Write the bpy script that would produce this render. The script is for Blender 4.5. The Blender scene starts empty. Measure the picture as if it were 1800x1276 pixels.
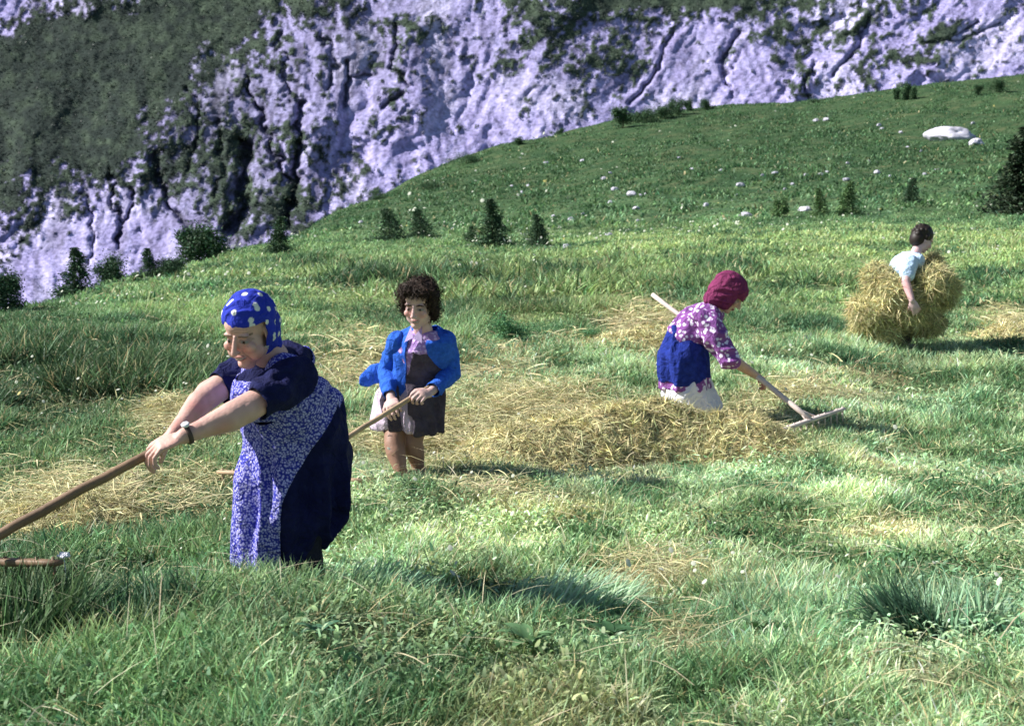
import bpy, bmesh, math, random
import numpy as np
from mathutils import Vector, Matrix, noise as mnoise
random.seed(7); rng = np.random.default_rng(7)
S = bpy.context.scene; COL = S.collection
# ------------------------------------------------------------------ camera
F = 2500.0                                   # focal length in photo pixels (photo 1800 wide)
PITCH = math.atan(238.0 / F)
cam = bpy.data.cameras.new('camera'); cam_o = bpy.data.objects.new('camera', cam); COL.objects.link(cam_o)
cam.sensor_width = 36.0; cam.lens = 36.0 * F / 1800.0
cam.clip_start = 0.05; cam.clip_end = 3000
cam_o.location = (0, 0, 0); cam_o.rotation_euler = (math.pi/2 - PITCH, 0, 0)
S.camera = cam_o
cam.dof.use_dof = True; cam.dof.focus_distance = 6.3; cam.dof.aperture_fstop = 7.1
# ------------------------------------------------------------------ light
SUN_DIR = Vector((-0.80, 0.06, 0.66)).normalized()        # towards the sun: from the left, high
w = bpy.data.worlds.new('World'); S.world = w; w.use_nodes = True
nt = w.node_tree; bg = nt.nodes['Background']
sky = nt.nodes.new('ShaderNodeTexSky'); sky.sky_type = 'NISHITA'; sky.sun_disc = False
sky.sun_elevation = math.asin(SUN_DIR.z); sky.sun_rotation = math.atan2(SUN_DIR.x, SUN_DIR.y)
sky.altitude = 1500
nt.links.new(sky.outputs[0], bg.inputs[0]); bg.inputs[1].default_value = 0.055
sun = bpy.data.lights.new('sun', 'SUN'); sun.energy = 4.6; sun.angle = math.radians(0.5); sun.color = (1.0, 0.97, 0.92)
sun_o = bpy.data.objects.new('sun', sun); COL.objects.link(sun_o)
sun_o.rotation_euler = SUN_DIR.to_track_quat('Z', 'Y').to_euler()
S.view_settings.view_transform = 'Standard'; S.view_settings.look = 'None'
S.view_settings.gamma = 1; S.view_settings.exposure = 0.95; S.view_settings.use_curve_mapping = False
S.render.engine = 'CYCLES'

# ------------------------------------------------------------------ coordinate helper: photo pixel + distance -> place
SP, CP = math.sin(PITCH), math.cos(PITCH)
def P(px, py, Y):
    a = (px - 900) / F; b = (638 - py) / F
    d = (a, CP + b*SP, -SP + b*CP)
    k = Y / d[1]
    return Vector((d[0]*k, Y, d[2]*k))
def proj(x, y, z):                      # world -> photo pixel (numpy)
    f = y*CP - z*SP; u = y*SP + z*CP
    return 900 + F*x/f, 638 - F*u/f
# ------------------------------------------------------------------ noise
def _h(ix, iy, s):
    n = (ix.astype(np.int64)*374761393 + iy.astype(np.int64)*668265263 + s*974634777) & 0x7fffffff
    n = ((n ^ (n >> 13)) * 1274126177) & 0x7fffffff
    n = ((n ^ (n >> 16)) * 1103515245) & 0x7fffffff
    return (n & 0xffffff) / float(0xffffff)
def vn(x, y, s=0):
    x = np.asarray(x, float); y = np.asarray(y, float)
    ix = np.floor(x); iy = np.floor(y); fx = x-ix; fy = y-iy
    fx = fx*fx*(3-2*fx); fy = fy*fy*(3-2*fy)
    a = _h(ix, iy, s); b = _h(ix+1, iy, s); c = _h(ix, iy+1, s); d = _h(ix+1, iy+1, s)
    return (a*(1-fx)+b*fx)*(1-fy) + (c*(1-fx)+d*fx)*fy
def vn3(x, y, z, s=0):
    z = np.asarray(z, float); iz = np.floor(z); fz = z-iz; fz = fz*fz*(3-2*fz)
    return vn(x+iz*37.13, y+iz*91.7, s)*(1-fz)+vn(x+(iz+1)*37.13, y+(iz+1)*91.7, s)*fz
def fbm(x, y, s=0, o=4):
    r = 0; a = 1; t = 0
    for i in range(o):
        r = r + a*vn(x*2**i, y*2**i, s+i*17); t += a; a *= .5
    return r/t
def ss(a, b, x):
    t = np.clip((x-a)/(b-a), 0, 1); return t*t*(3-2*t)
# ------------------------------------------------------------------ object helpers
def tag(o, label=None, cat=None, group=None, kind=None):
    if label: o['label'] = label
    if cat: o['category'] = cat
    if group: o['group'] = group
    if kind: o['kind'] = kind
    return o
def root(name, loc, label, cat, group=None):
    o = bpy.data.objects.new(name, None); COL.objects.link(o); o.location = loc; o.empty_display_size = .1
    return tag(o, label, cat, group)
def link(name, me, mat, parent=None):
    o = bpy.data.objects.new(name, me); COL.objects.link(o)
    if mat and not me.materials: me.materials.append(mat)
    if parent:
        off = parent.location if parent.type == 'EMPTY' else Vector(parent['_off']) if '_off' in parent else Vector((0,0,0))
        me.transform(Matrix.Translation(-Vector(off))); o.parent = parent
    return o
def np_mesh(name, verts, loops, starts, totals, cols=None, smooth=False):
    me = bpy.data.meshes.new(name)
    me.vertices.add(len(verts)); me.vertices.foreach_set('co', np.asarray(verts, np.float32).ravel())
    me.loops.add(len(loops)); me.loops.foreach_set('vertex_index', np.asarray(loops, np.int32))
    me.polygons.add(len(starts)); me.polygons.foreach_set('loop_start', np.asarray(starts, np.int32))
    me.polygons.foreach_set('loop_total', np.asarray(totals, np.int32))
    if smooth: me.polygons.foreach_set('use_smooth', np.ones(len(starts), bool))
    me.update(calc_edges=True)
    if cols is not None: set_col(me, cols)
    return me
def set_col(me, cols, name='Col'):
    a = me.attributes.new(name, 'FLOAT_COLOR', 'POINT')
    c = np.ones((len(me.vertices), 4), np.float32); c[:, :3] = cols
    a.data.foreach_set('color', c.ravel())
def grid_mesh(name, V, cols=None):
    n, m = V.shape[:2]
    i = np.arange(n-1)[:, None]*m + np.arange(m-1)[None, :]
    q = np.stack([i, i+1, i+m+1, i+m], -1).reshape(-1, 4)
    return np_mesh(name, V.reshape(-1, 3), q.ravel(), np.arange(len(q))*4, np.full(len(q), 4), None if cols is None else cols.reshape(-1, 3), True)
# ------------------------------------------------------------------ materials
def mat(name, col=(.5,.5,.5), rough=.8, bump=0, bscale=40, attr=False, vary=0, translucent=0, spec=.3, vscale=None, stretch=(1,1,1), bdist=.01):
    m = bpy.data.materials.new(name); m.use_nodes = True; n = m.node_tree.nodes; l = m.node_tree.links
    b = n['Principled BSDF']; b.inputs['Roughness'].default_value = rough; b.inputs['Specular IOR Level'].default_value = spec
    if attr:
        a = n.new('ShaderNodeAttribute'); a.attribute_name = 'Col'; csrc = a.outputs['Color']
    else:
        a = n.new('ShaderNodeRGB'); a.outputs[0].default_value = (*col, 1); csrc = a.outputs[0]
    tc = n.new('ShaderNodeTexCoord'); mp = n.new('ShaderNodeMapping'); mp.inputs['Scale'].default_value = stretch
    l.new(tc.outputs['Object'], mp.inputs[0])
    if vary:
        t = n.new('ShaderNodeTexNoise'); t.inputs['Scale'].default_value = vscale or bscale*.4; t.inputs['Detail'].default_value = 6
        l.new(mp.outputs[0], t.inputs['Vector'])
        mr = n.new('ShaderNodeMapRange'); mr.inputs[1].default_value = .3; mr.inputs[2].default_value = .7
        mr.inputs[3].default_value = 1-vary; mr.inputs[4].default_value = 1+vary
        l.new(t.outputs[0], mr.inputs[0])
        mx = n.new('ShaderNodeMix'); mx.data_type = 'RGBA'; mx.blend_type = 'MULTIPLY'; mx.inputs[0].default_value = 1
        l.new(csrc, mx.inputs['A']); l.new(mr.outputs[0], mx.inputs['B']); csrc = mx.outputs['Result']
    l.new(csrc, b.inputs['Base Color'])
    if bump:
        t = n.new('ShaderNodeTexNoise'); t.inputs['Scale'].default_value = bscale; t.inputs['Detail'].default_value = 8
        l.new(mp.outputs[0], t.inputs['Vector'])
        bp = n.new('ShaderNodeBump'); bp.inputs['Strength'].default_value = bump; bp.inputs['Distance'].default_value = bdist
        if 80 <= bscale and rough > .8:                 # woven cloth also creases
            t2 = n.new('ShaderNodeTexNoise'); t2.inputs['Scale'].default_value = 15; t2.inputs['Detail'].default_value = 4; t2.inputs['Distortion'].default_value = 1.6
            l.new(mp.outputs[0], t2.inputs['Vector']); b2 = n.new('ShaderNodeBump'); b2.inputs['Strength'].default_value = .9; b2.inputs['Distance'].default_value = .028
            l.new(t2.outputs[0], b2.inputs['Height']); l.new(b2.outputs[0], bp.inputs['Normal'])
        l.new(t.outputs[0], bp.inputs['Height']); l.new(bp.outputs[0], b.inputs['Normal'])
    if translucent:
        tr = n.new('ShaderNodeBsdfTranslucent'); l.new(csrc, tr.inputs[0]); ms = n.new('ShaderNodeMixShader'); ms.inputs[0].default_value = translucent
        out = n['Material Output']; l.new(b.outputs[0], ms.inputs[1]); l.new(tr.outputs[0], ms.inputs[2]); l.new(ms.outputs[0], out.inputs[0])
    return m
def print_mat(name, base, spot, scale, lo, hi, spot2=None):
    """cotton print: small irregular flowers (voronoi cells) on a plain ground"""
    m = mat(name, base, .9, bump=.25, bscale=220, spec=.15); n = m.node_tree.nodes; l = m.node_tree.links
    b = n['Principled BSDF']; tc = [x for x in n if x.type == 'TEX_COORD'][0]
    v = n.new('ShaderNodeTexVoronoi'); v.inputs['Scale'].default_value = scale; l.new(tc.outputs['Object'], v.inputs['Vector'])
    nz = n.new('ShaderNodeTexNoise'); nz.inputs['Scale'].default_value = scale*2.2; l.new(tc.outputs['Object'], nz.inputs['Vector'])
    ad = n.new('ShaderNodeMath'); ad.operation = 'MULTIPLY_ADD'; ad.inputs[1].default_value = .55; l.new(nz.outputs[0], ad.inputs[0]); l.new(v.outputs['Distance'], ad.inputs[2])
    mr = n.new('ShaderNodeMapRange'); mr.inputs[1].default_value = lo; mr.inputs[2].default_value = hi; mr.inputs[3].default_value = 1; mr.inputs[4].default_value = 0
    l.new(ad.outputs[0], mr.inputs[0])
    mx = n.new('ShaderNodeMix'); mx.data_type = 'RGBA'; mx.inputs['A'].default_value = (*base, 1); mx.inputs['B'].default_value = (*spot, 1)
    l.new(mr.outputs[0], mx.inputs[0]); l.new(mx.outputs['Result'], b.inputs['Base Color'])
    return m
# ------------------------------------------------------------------ terrain height field
COLS = [-600, 0, 200, 400, 600, 700, 850, 1100, 1250, 1400, 1600, 1800, 2500]
YS   = [5, 6.6, 7.5, 8.6, 9.5, 10.3, 12, 14, 17, 22, 30, 40, 55, 75, 95, 115, 130, 150, 185, 260]
Z = {
 -600:[-1.33,-1.36,-1.38,-1.38,-1.38,-1.38,-1.42,-1.55,-1.9,-2.8,-4.5,-7,-10,-14,-16,-18,-19,-20,-21,-24],
 0:   [-1.34,-1.31,-1.28,-1.25,-1.18,-1.12,-1.03,-.98,-1.0,-1.5,-2.8,-5,-8,-12,-14,-16,-17,-18,-20,-24],
 200: [-1.36,-1.31,-1.29,-1.25,-1.18,-1.12,-1.04,-.99,-.97,-.88,-1.05,-2.5,-5,-9,-12,-14,-15,-17,-20,-24],
 400: [-1.38,-1.31,-1.29,-1.25,-1.18,-1.12,-1.05,-1.0,-.97,-.9,-.74,-.60,-1.2,-3,-6,-9,-11,-14,-18,-23],
 600: [-1.38,-1.21,-1.36,-1.28,-1.20,-1.15,-1.05,-1.0,-.97,-.86,-.6,-.3,.3,1.05,.5,-3,-6,-10,-15,-22],
 700: [-1.36,-1.18,-1.38,-1.30,-1.22,-1.17,-1.06,-1.0,-.96,-.85,-.55,-.32,.45,1.9,2.95,1,-2,-7,-14,-22],
 850: [-1.34,-1.27,-1.33,-1.32,-1.26,-1.20,-1.09,-1.0,-.93,-.8,-.48,-.4,.7,2.9,5.2,5.0,3,-2,-10,-20],
 1100:[-1.34,-1.34,-1.36,-1.37,-1.30,-1.20,-1.08,-1.0,-.90,-.72,-.40,-.2,1.3,4.0,6.6,8.9,8.6,5,-4,-16],
 1250:[-1.33,-1.37,-1.40,-1.42,-1.39,-1.25,-1.10,-1.0,-.88,-.68,-.33,0,1.6,4.2,6.9,9.6,10.2,7,-2,-14],
 1400:[-1.33,-1.36,-1.36,-1.33,-1.26,-1.20,-1.12,-1.03,-.90,-.68,-.25,.1,1.7,4.3,7.1,10,11.6,9,0,-12],
 1600:[-1.33,-1.38,-1.40,-1.41,-1.38,-1.34,-1.27,-1.18,-1.0,-.7,-.25,.2,2.0,4.5,7.7,10.8,12.3,10,2,-10],
 1800:[-1.33,-1.38,-1.40,-1.40,-1.38,-1.35,-1.25,-1.12,-.95,-.65,-.2,.3,2.2,4.7,8.2,11.4,12.9,11,4,-8],
 2500:[-1.33,-1.36,-1.38,-1.38,-1.36,-1.33,-1.2,-1.0,-.75,-.3,.4,1.2,3.5,7,11,15,17,16,10,0]}
GU = np.linspace(-0.95, 0.95, 460); GT = np.linspace(math.log(3.6), math.log(263), 700)   # t = log(Y+3)
def build_field():
    Yf = np.exp(GT)-3
    base_y = [-3, 1, 2, 3.5, 4.4]
    def base_z(c): k = math.exp(-((c-420)/330.)**2); return [-1.45, -1.36, -1.30, -1.25+.07*k, -1.27+.14*k]
    T = np.log(np.array(base_y + YS)+3+1e-6); T[0] = -3
    A = np.array([np.interp(GT, T, base_z(c) + Z[c]) for c in COLS])         # cols x Y
    pxs = 900 + GU*F
    out = np.zeros((len(GT), len(GU)))
    for j in range(len(GT)):
        out[j] = np.interp(pxs, COLS, A[:, j])
    k = np.exp(-np.linspace(-2, 2, 19)**2); k /= k.sum()
    k2 = np.exp(-np.linspace(-2, 2, 9)**2); k2 /= k2.sum()
    pad = np.pad(out, ((0, 0), (9, 9)), 'edge'); out = sum(pad[:, i:i+out.shape[1]]*k[i] for i in range(19))
    pad = np.pad(out, ((4, 4), (0, 0)), 'edge'); out = sum(pad[i:i+out.shape[0]]*k2[i] for i in range(9))
    Yg = Yf[:, None]; Xg = GU[None, :]*np.maximum(Yg, 1.2)
    amp = .02 + .0035*np.clip(Yg, 0, 90)
    sc = 1.0/(0.55 + 0.045*Yg)
    out = out + amp*(fbm(Xg*1.6, Yg*1.6, 3)-.5)*np.exp(-Yg/60)*1.6
    out = out + .8*(fbm(Xg*.12, Yg*.12, 9, 4)-.5)*ss(40, 60, Yg) + 1.6*(fbm(Xg*.05, Yg*.05, 29, 3)-.5)*ss(50, 70, Yg)*ss(140,125,Yg)
    return out
FIELD = build_field()
def gz(x, y):
    x = np.asarray(x, float); y = np.asarray(y, float)
    u = x/np.maximum(y, 1.2); t = np.log(np.maximum(y, -2.3)+3)
    a = np.clip((u-GU[0])/(GU[1]-GU[0]), 0, len(GU)-1.001); b = np.clip((t-GT[0])/(GT[1]-GT[0]), 0, len(GT)-1.001)
    i = a.astype(int); j = b.astype(int); fa = a-i; fb = b-j
    return (FIELD[j, i]*(1-fa)+FIELD[j, i+1]*fa)*(1-fb) + (FIELD[j+1, i]*(1-fa)+FIELD[j+1, i+1]*fa)*fb
def gz1(x, y): return float(gz(np.array([x]), np.array([y]))[0])
def G(px, Y, dz=0):                       # point on the ground in column px at distance Y
    x = (px-900)/F*Y
    for _ in range(4):
        z = gz1(x, Y); x = (px-900)/F*(Y*CP - z*SP)
    return Vector((x, Y, z+dz))
# where raked hay lies, in ground terms (column, distance -> via projected place)
HAY = [(150,880,170,60,.8),(60,905,140,50,.7),(310,745,90,45,.9),(330,860,110,60,.6),(640,640,120,70,.8),(760,760,130,60,1),(880,640,120,45,.7),
       (950,730,150,60,1.1),(1150,760,260,50,1.1),(1130,565,80,35,1),(1400,690,140,28,.8),(1520,660,110,28,.45),(1150,1010,120,38,.85),(640,1110,70,28,.6),(1200,1130,60,40,.6),
       (870,870,140,30,.4),(1770,565,60,30,.9),(600,590,70,25,.5),(1180,640,60,40,.5),(1480,1170,60,30,.4),(60,1150,60,40,.5),(1640,1190,80,40,.4),(250,1060,60,25,.4), (1050,600,130,18,.6), (1350,610,120,14,.35),(1480,480,60,16,.2)]
def haymask(x, y, z):
    px, py = proj(x, y, z); m = np.zeros_like(px)
    for cx, cy, a, b, k in HAY:
        m = np.maximum(m, k*np.exp(-((px-cx)/a)**2 - ((py-cy)/b)**2))
    return np.clip(m*1.25 + (fbm(x*2.2, y*2.2, 77, 3)-.5)*.7, 0, 1)
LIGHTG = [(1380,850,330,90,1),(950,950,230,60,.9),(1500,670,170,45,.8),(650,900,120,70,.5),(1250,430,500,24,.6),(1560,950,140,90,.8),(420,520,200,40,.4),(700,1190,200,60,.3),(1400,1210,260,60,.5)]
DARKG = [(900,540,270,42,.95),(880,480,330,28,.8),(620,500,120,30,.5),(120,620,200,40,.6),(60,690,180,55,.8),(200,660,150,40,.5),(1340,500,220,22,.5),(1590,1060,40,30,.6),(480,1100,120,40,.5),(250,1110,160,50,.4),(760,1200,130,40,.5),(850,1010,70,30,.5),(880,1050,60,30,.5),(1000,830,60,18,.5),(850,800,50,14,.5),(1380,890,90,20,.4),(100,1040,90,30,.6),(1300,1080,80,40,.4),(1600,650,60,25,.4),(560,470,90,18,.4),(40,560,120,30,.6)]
def grass_rgb(x, y, z):
    """sward colour by place: raked tan, yellow green, blue green; returns n x 3"""
    px, py = proj(x, y, z)
    n1 = fbm(x*.9+3, y*.9, 5, 3); n2 = fbm(x*3.1, y*3.1, 15, 3); n3 = fbm(x*.25, y*.25, 25, 3)
    dark = np.array([.070, .145, .064]); mid = np.array([.205, .335, .145]); pale = np.array([.50, .64, .37]); yel = np.array([.40, .50, .20])
    t = np.clip((n1-.5)*1.9 + (n2-.5)*1.3 + .5, 0, 1); t = np.maximum(t, .42*ss(560, 800, px)*ss(600, 720, py))[:, None]
    c = dark*(1-t) + mid*t
    pl = np.clip((n2-.35)*2 + (n1-.5), 0, 1)*ss(520, 640, py)*ss(300, 700, px)*.85
    c = c*(1-pl[:, None]) + pale*pl[:, None]
    tn = (ss(.58, .72, fbm(x*1.7+40, y*1.7, 45, 4))*ss(560, 760, py)*.45)[:, None]; c = c*(1-tn)+np.array([.42, .39, .21])*tn
    bl = (ss(.55, .68, fbm(x*1.3-40, y*1.3, 55, 3))*.45)[:, None]; c = c*(1-bl)+c*np.array([.78, .96, 1.12])*bl
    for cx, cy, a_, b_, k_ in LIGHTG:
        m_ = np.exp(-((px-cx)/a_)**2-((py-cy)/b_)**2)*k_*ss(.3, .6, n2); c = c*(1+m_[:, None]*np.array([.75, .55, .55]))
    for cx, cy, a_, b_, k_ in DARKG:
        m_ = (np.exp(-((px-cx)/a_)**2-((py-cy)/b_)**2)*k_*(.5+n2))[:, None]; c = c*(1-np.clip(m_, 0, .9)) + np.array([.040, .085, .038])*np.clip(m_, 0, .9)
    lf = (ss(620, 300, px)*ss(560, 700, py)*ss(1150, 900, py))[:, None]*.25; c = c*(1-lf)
    # yellow green mown strip beyond the workers
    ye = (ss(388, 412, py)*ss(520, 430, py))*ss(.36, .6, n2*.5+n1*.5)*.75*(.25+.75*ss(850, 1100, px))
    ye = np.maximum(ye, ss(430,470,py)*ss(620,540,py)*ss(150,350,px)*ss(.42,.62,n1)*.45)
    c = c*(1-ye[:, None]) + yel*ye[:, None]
    hill = ss(30, 62, y)
    hc = np.array([.048, .105, .045])*(1-t) + np.array([.080, .152, .064])*t
    c = c*(1-hill[:, None]) + hc*hill[:, None]
    return c

Yf = np.exp(GT)-3
VX = GU[None, :]*np.maximum(Yf[:, None], 1.2); VY = np.broadcast_to(Yf[:, None], VX.shape)
V = np.stack([VX, VY, FIELD], -1)
fx, fy, fz = VX.ravel(), np.clip(VY.ravel(), .6, None), FIELD.ravel()
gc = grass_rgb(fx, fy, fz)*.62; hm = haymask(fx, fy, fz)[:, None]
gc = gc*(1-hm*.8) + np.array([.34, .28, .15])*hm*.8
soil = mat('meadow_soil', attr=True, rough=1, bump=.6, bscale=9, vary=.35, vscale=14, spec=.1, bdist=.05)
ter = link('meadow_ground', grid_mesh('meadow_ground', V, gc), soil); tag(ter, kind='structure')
# a wide plain sheet below everything, to the horizon
bm = bmesh.new()
for x, y in ((-1500,-800),(1500,-800),(1500,1500),(-1500,1500)): bm.verts.new((x, y, -30))
bm.faces.new(bm.verts); me = bpy.data.meshes.new('valley_floor'); bm.to_mesh(me); bm.free()
tag(link('valley_floor', me, mat('valley_turf', (.05,.10,.04), 1, vary=.3, vscale=.1)), kind='structure')

# ------------------------------------------------------------------ the cliff
VEG = ["3679986227799976534544", "5999954635854376563222", "9999653546763465734321", "9999443433432253331121", "9997543522331121211111",
       "9997654323332111111111", "8886655334321111111111", "8743665454211111111111", "6412665543111111111111", "4211454432111111111111", "2211233321111111111111"]
CRACK = [([(432,140),(465,212),(482,262),(512,320)],7,5),([(529,182),(526,250),(523,313),(506,400)],7,7),([(427,250),(432,296),(420,340),(430,368),(400,405)],15,10),
         ([(271,271),(296,351),(335,415)],9,5),([(195,296),(199,360),(216,423)],5,4),([(233,330),(220,381),(212,436)],4,4),([(609,110),(607,186)],6,5),
         ([(618,139),(665,130)],4,3),([(672,190),(705,166)],6,4),([(1683,61),(1712,43)],4,3),([(700,40),(690,100),(720,150)],6,4),([(560,60),(590,110),(575,160)],5,3),
         ([(1180,60),(1150,130),(1110,180)],5,3),([(1290,60),(1270,120),(1285,170)],6,4),([(1430,110),(1420,150),(1425,175)],6,4),([(1530,30),(1500,90),(1470,130)],6,3),
         ([(380,210),(395,280),(385,340)],5,3),([(340,150),(350,220),(330,300)],5,3),([(1620,80),(1690,70),(1760,40)],4,2),([(150,330),(165,400),(160,460)],4,3),([(490,60),(500,130),(520,175)],5,3),
         ([(155,420),(160,440)],3,2)]
def cliff():
    NX, NY = 1000, 520
    px = np.linspace(-700, 2600, NX); py = np.linspace(-520, 760, NY)[::-1]
    PX, PY = np.meshgrid(px, py)
    qx, qy = PX/100., PY/100.
    # lie of the strata: steep at the left, slanting up to the right further over
    tilt = ss(500, 1500, PX)
    a = qx*(1-.1*tilt) + qy*(.15+.75*tilt)          # across the strata
    b = qy - qx*.45*tilt
    wx = (fbm(qx*1.1, qy*1.1, 41)-.5)*1.6; wy = (fbm(qx*1.1, qy*1.1, 51)-.5)*1.6
    r1 = 1-np.abs(2*fbm(a*1.3+wx, b*.45+wy, 61, 5)-1)
    r2 = 1-np.abs(2*fbm(a*3.6+wx*2, b*1.2+wy, 71, 5)-1)
    r3 = fbm(a*9+wx*3, b*5+wy*3, 81, 4)
    ledge = fbm(a*1.0, b*5+wx, 91, 4)
    big = fbm(qx*.35, qy*.3, 31, 3)
    D = 195 + (560-PY)*.15 + np.clip(PX-900, -900, 1700)*.012
    r4 = fbm(a*22+wx*4, b*13, 83, 3)
    vg = np.array([[int(ch) for ch in r] for r in VEG])/9.0
    ci = np.clip(PX/100, 0, 20.999); ri = np.clip(PY/50, 0, 9.999)
    i = ci.astype(int); j = ri.astype(int); fa = ci-i; fb = ri-j; fa = fa*fa*(3-2*fa); fb=fb*fb*(3-2*fb)
    veg = (vg[j, i]*(1-fa)+vg[j, i+1]*fa)*(1-fb)+(vg[j+1, i]*(1-fa)+vg[j+1, i+1]*fa)*fb
    smo = 1-.7*ss(.80, 1., veg)
    D = D + 14*(big-.5) + smo*(-6*(fbm(a*1.2+wx, b*.45+wy, 63, 4)-.5) - 1.0*(r1-.6) - .35*(r2-.6) - .8*(r3-.5) - 1.0*(ledge-.5) - .35*(r4-.5))
    fine = fbm(a*4+wx*2, b*3+wy*2, 101, 5); fine2 = fbm(qx*14, qy*12, 111, 3)
    v = veg**1.15*1.28 + .10*np.exp(-((PX-400)/150)**2-((PY-270)/190)**2) + ((fine-.5)*1.3 + (fine2-.5)*1.5)*(1-.55*ss(.85,1,veg)) - .17 - (r2-.6)*.3
    vm = ss(.40, .66, v)
    crack = np.zeros_like(D); cd = np.zeros_like(D)
    jit = (fbm(qx*5, qy*5, 121, 4)-.5)*34
    for pts, wdt, dep in CRACK:
        best = np.full(D.shape, 1e9)
        for (x0, y0), (x1, y1) in zip(pts[:-1], pts[1:]):
            dx, dy = x1-x0, y1-y0
            t = np.clip(((PX+jit-x0)*dx+(PY-jit*.6-y0)*dy)/(dx*dx+dy*dy), 0, 1)
            best = np.minimum(best, np.hypot(PX+jit-x0-t*dx, PY-jit*.6-y0-t*dy))
        g = np.exp(-(best/(wdt*.8))**2); cd += g*dep*.55; crack = np.maximum(crack, np.exp(-(best/(wdt*.55))**2))
    D = D + cd - vm*.8*fine2
    # soft green apron and dark wooded shoulder stand forward a little
    rock = np.array([.48, .44, .76]); rock2 = np.array([.36, .32, .58]); rock3 = np.array([.60, .56, .82]); stain = np.array([.13, .12, .19])
    t = np.clip((r3-.5)*2+(fine-.5)*1.2+.5, 0, 1)[..., None]
    C = rock2*(1-t)+rock*t
    k = ss(.50, .72, fbm(qx*1.3+7, qy*1.1, 131, 4))[..., None]; C = C*(1-k*.8)+rock3*k*.8
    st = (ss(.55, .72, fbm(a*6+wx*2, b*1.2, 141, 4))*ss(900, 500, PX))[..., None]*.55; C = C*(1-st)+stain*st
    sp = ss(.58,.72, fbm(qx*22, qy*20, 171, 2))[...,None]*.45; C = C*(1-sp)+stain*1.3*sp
    dark_area = np.exp(-((PX-400)/150)**2-((PY-270)/190)**2)*.9 + .55*np.exp(-((PX-640)/170)**2-((PY-60)/120)**2) + .35*np.exp(-((PX-1050)/260)**2-((PY-120)/90)**2)  # broad darker areas of rock
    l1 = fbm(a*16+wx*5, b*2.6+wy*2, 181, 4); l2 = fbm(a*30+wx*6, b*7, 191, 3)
    ln = np.clip(ss(.52, .66, l1)*.6 + ss(.55, .68, l2)*.45, 0, 1)*(.30+.70*np.clip(dark_area*1.4, 0, 1))
    C = C*(1-.62*ln[..., None]); C = C*(1-np.clip(dark_area*.45, 0, .5)[..., None]*np.array([1.0, .92, 1.05]))
    g1 = np.array([.030, .042, .036]); g2 = np.array([.066, .092, .062])
    tt = np.clip((fbm(qx*6, qy*6, 151, 4)-.5)*2.2+.45 + ss(500, 1300, PX)*.3 - ss(420,150,PX)*.35, 0, 1)[..., None]
    VC = g1*(1-tt)+g2*tt
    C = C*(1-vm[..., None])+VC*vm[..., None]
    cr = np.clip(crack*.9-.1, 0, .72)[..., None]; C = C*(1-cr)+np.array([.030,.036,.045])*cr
    aX = (PX-900)/F; bY = (638-PY)/F; dz = -SP+bY*CP; dy = CP+bY*SP; K = D/dy
    V = np.stack([aX*K, D, dz*K], -1)
    return V, C, vm, veg
CV, CC, CM, CG = cliff()
rockm = mat('cliff_rock', attr=True, rough=.95, bump=.6, bscale=2.2, vary=.34, vscale=1.3, spec=.1, bdist=.3)
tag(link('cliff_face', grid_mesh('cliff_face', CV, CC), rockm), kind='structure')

# ------------------------------------------------------------------ blades
def blades(name, x, y, h, wd, col, lean=.6, flat=0.0, mt=None, zoff=0, zs=None, az=None, curl=.5, tipc=1.25):
    """each blade a tapering bent ribbon of three spans"""
    n = len(x); z = gz(x, y) if zs is None else zs
    if az is None: az = rng.uniform(0, 2*np.pi, n)
    face = rng.uniform(0, 2*np.pi, n)
    dx, dy = np.cos(az), np.sin(az)
    el0 = np.clip(rng.normal(1.35, .15, n) - lean*rng.random(n), .15, 1.5) if not flat else rng.uniform(-.02, flat, n)
    bend = curl*rng.uniform(.2, 1.3, n)
    pts = []; p = np.stack([x, y, z+zoff], -1); e = el0.copy(); seg = h/3
    pts.append(p)
    for k in range(3):
        d = np.stack([dx*np.cos(e), dy*np.cos(e), np.sin(e)], -1); p = p + d*seg[:, None]; pts.append(p); e = e - bend*(.55 if not flat else .25)
    sx, sy = np.cos(face), np.sin(face); side = np.stack([sx, sy, 0*sx], -1)*(wd*.5)[:, None]
    if flat: side = np.stack([-dy*.8, dx*.8, rng.uniform(-.5,.5,n)], -1)*(wd*.5)[:, None]
    v = np.stack([pts[0]-side*.8, pts[0]+side*.8, pts[1]-side, pts[1]+side, pts[2]-side*.75, pts[2]+side*.75, pts[3]], 1).reshape(-1, 3)
    b = (np.arange(n)*7)[:, None]
    loops = (b + np.array([0,1,3,2, 2,3,5,4, 4,5,6])).ravel()
    st = (np.arange(n)*11)[:, None] + np.array([0, 4, 8]); tot = np.tile([4, 4, 3], n)
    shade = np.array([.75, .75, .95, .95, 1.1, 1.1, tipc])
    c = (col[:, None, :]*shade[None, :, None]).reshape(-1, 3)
    return np_mesh(name, v, loops, st.ravel(), tot, c)
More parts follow.
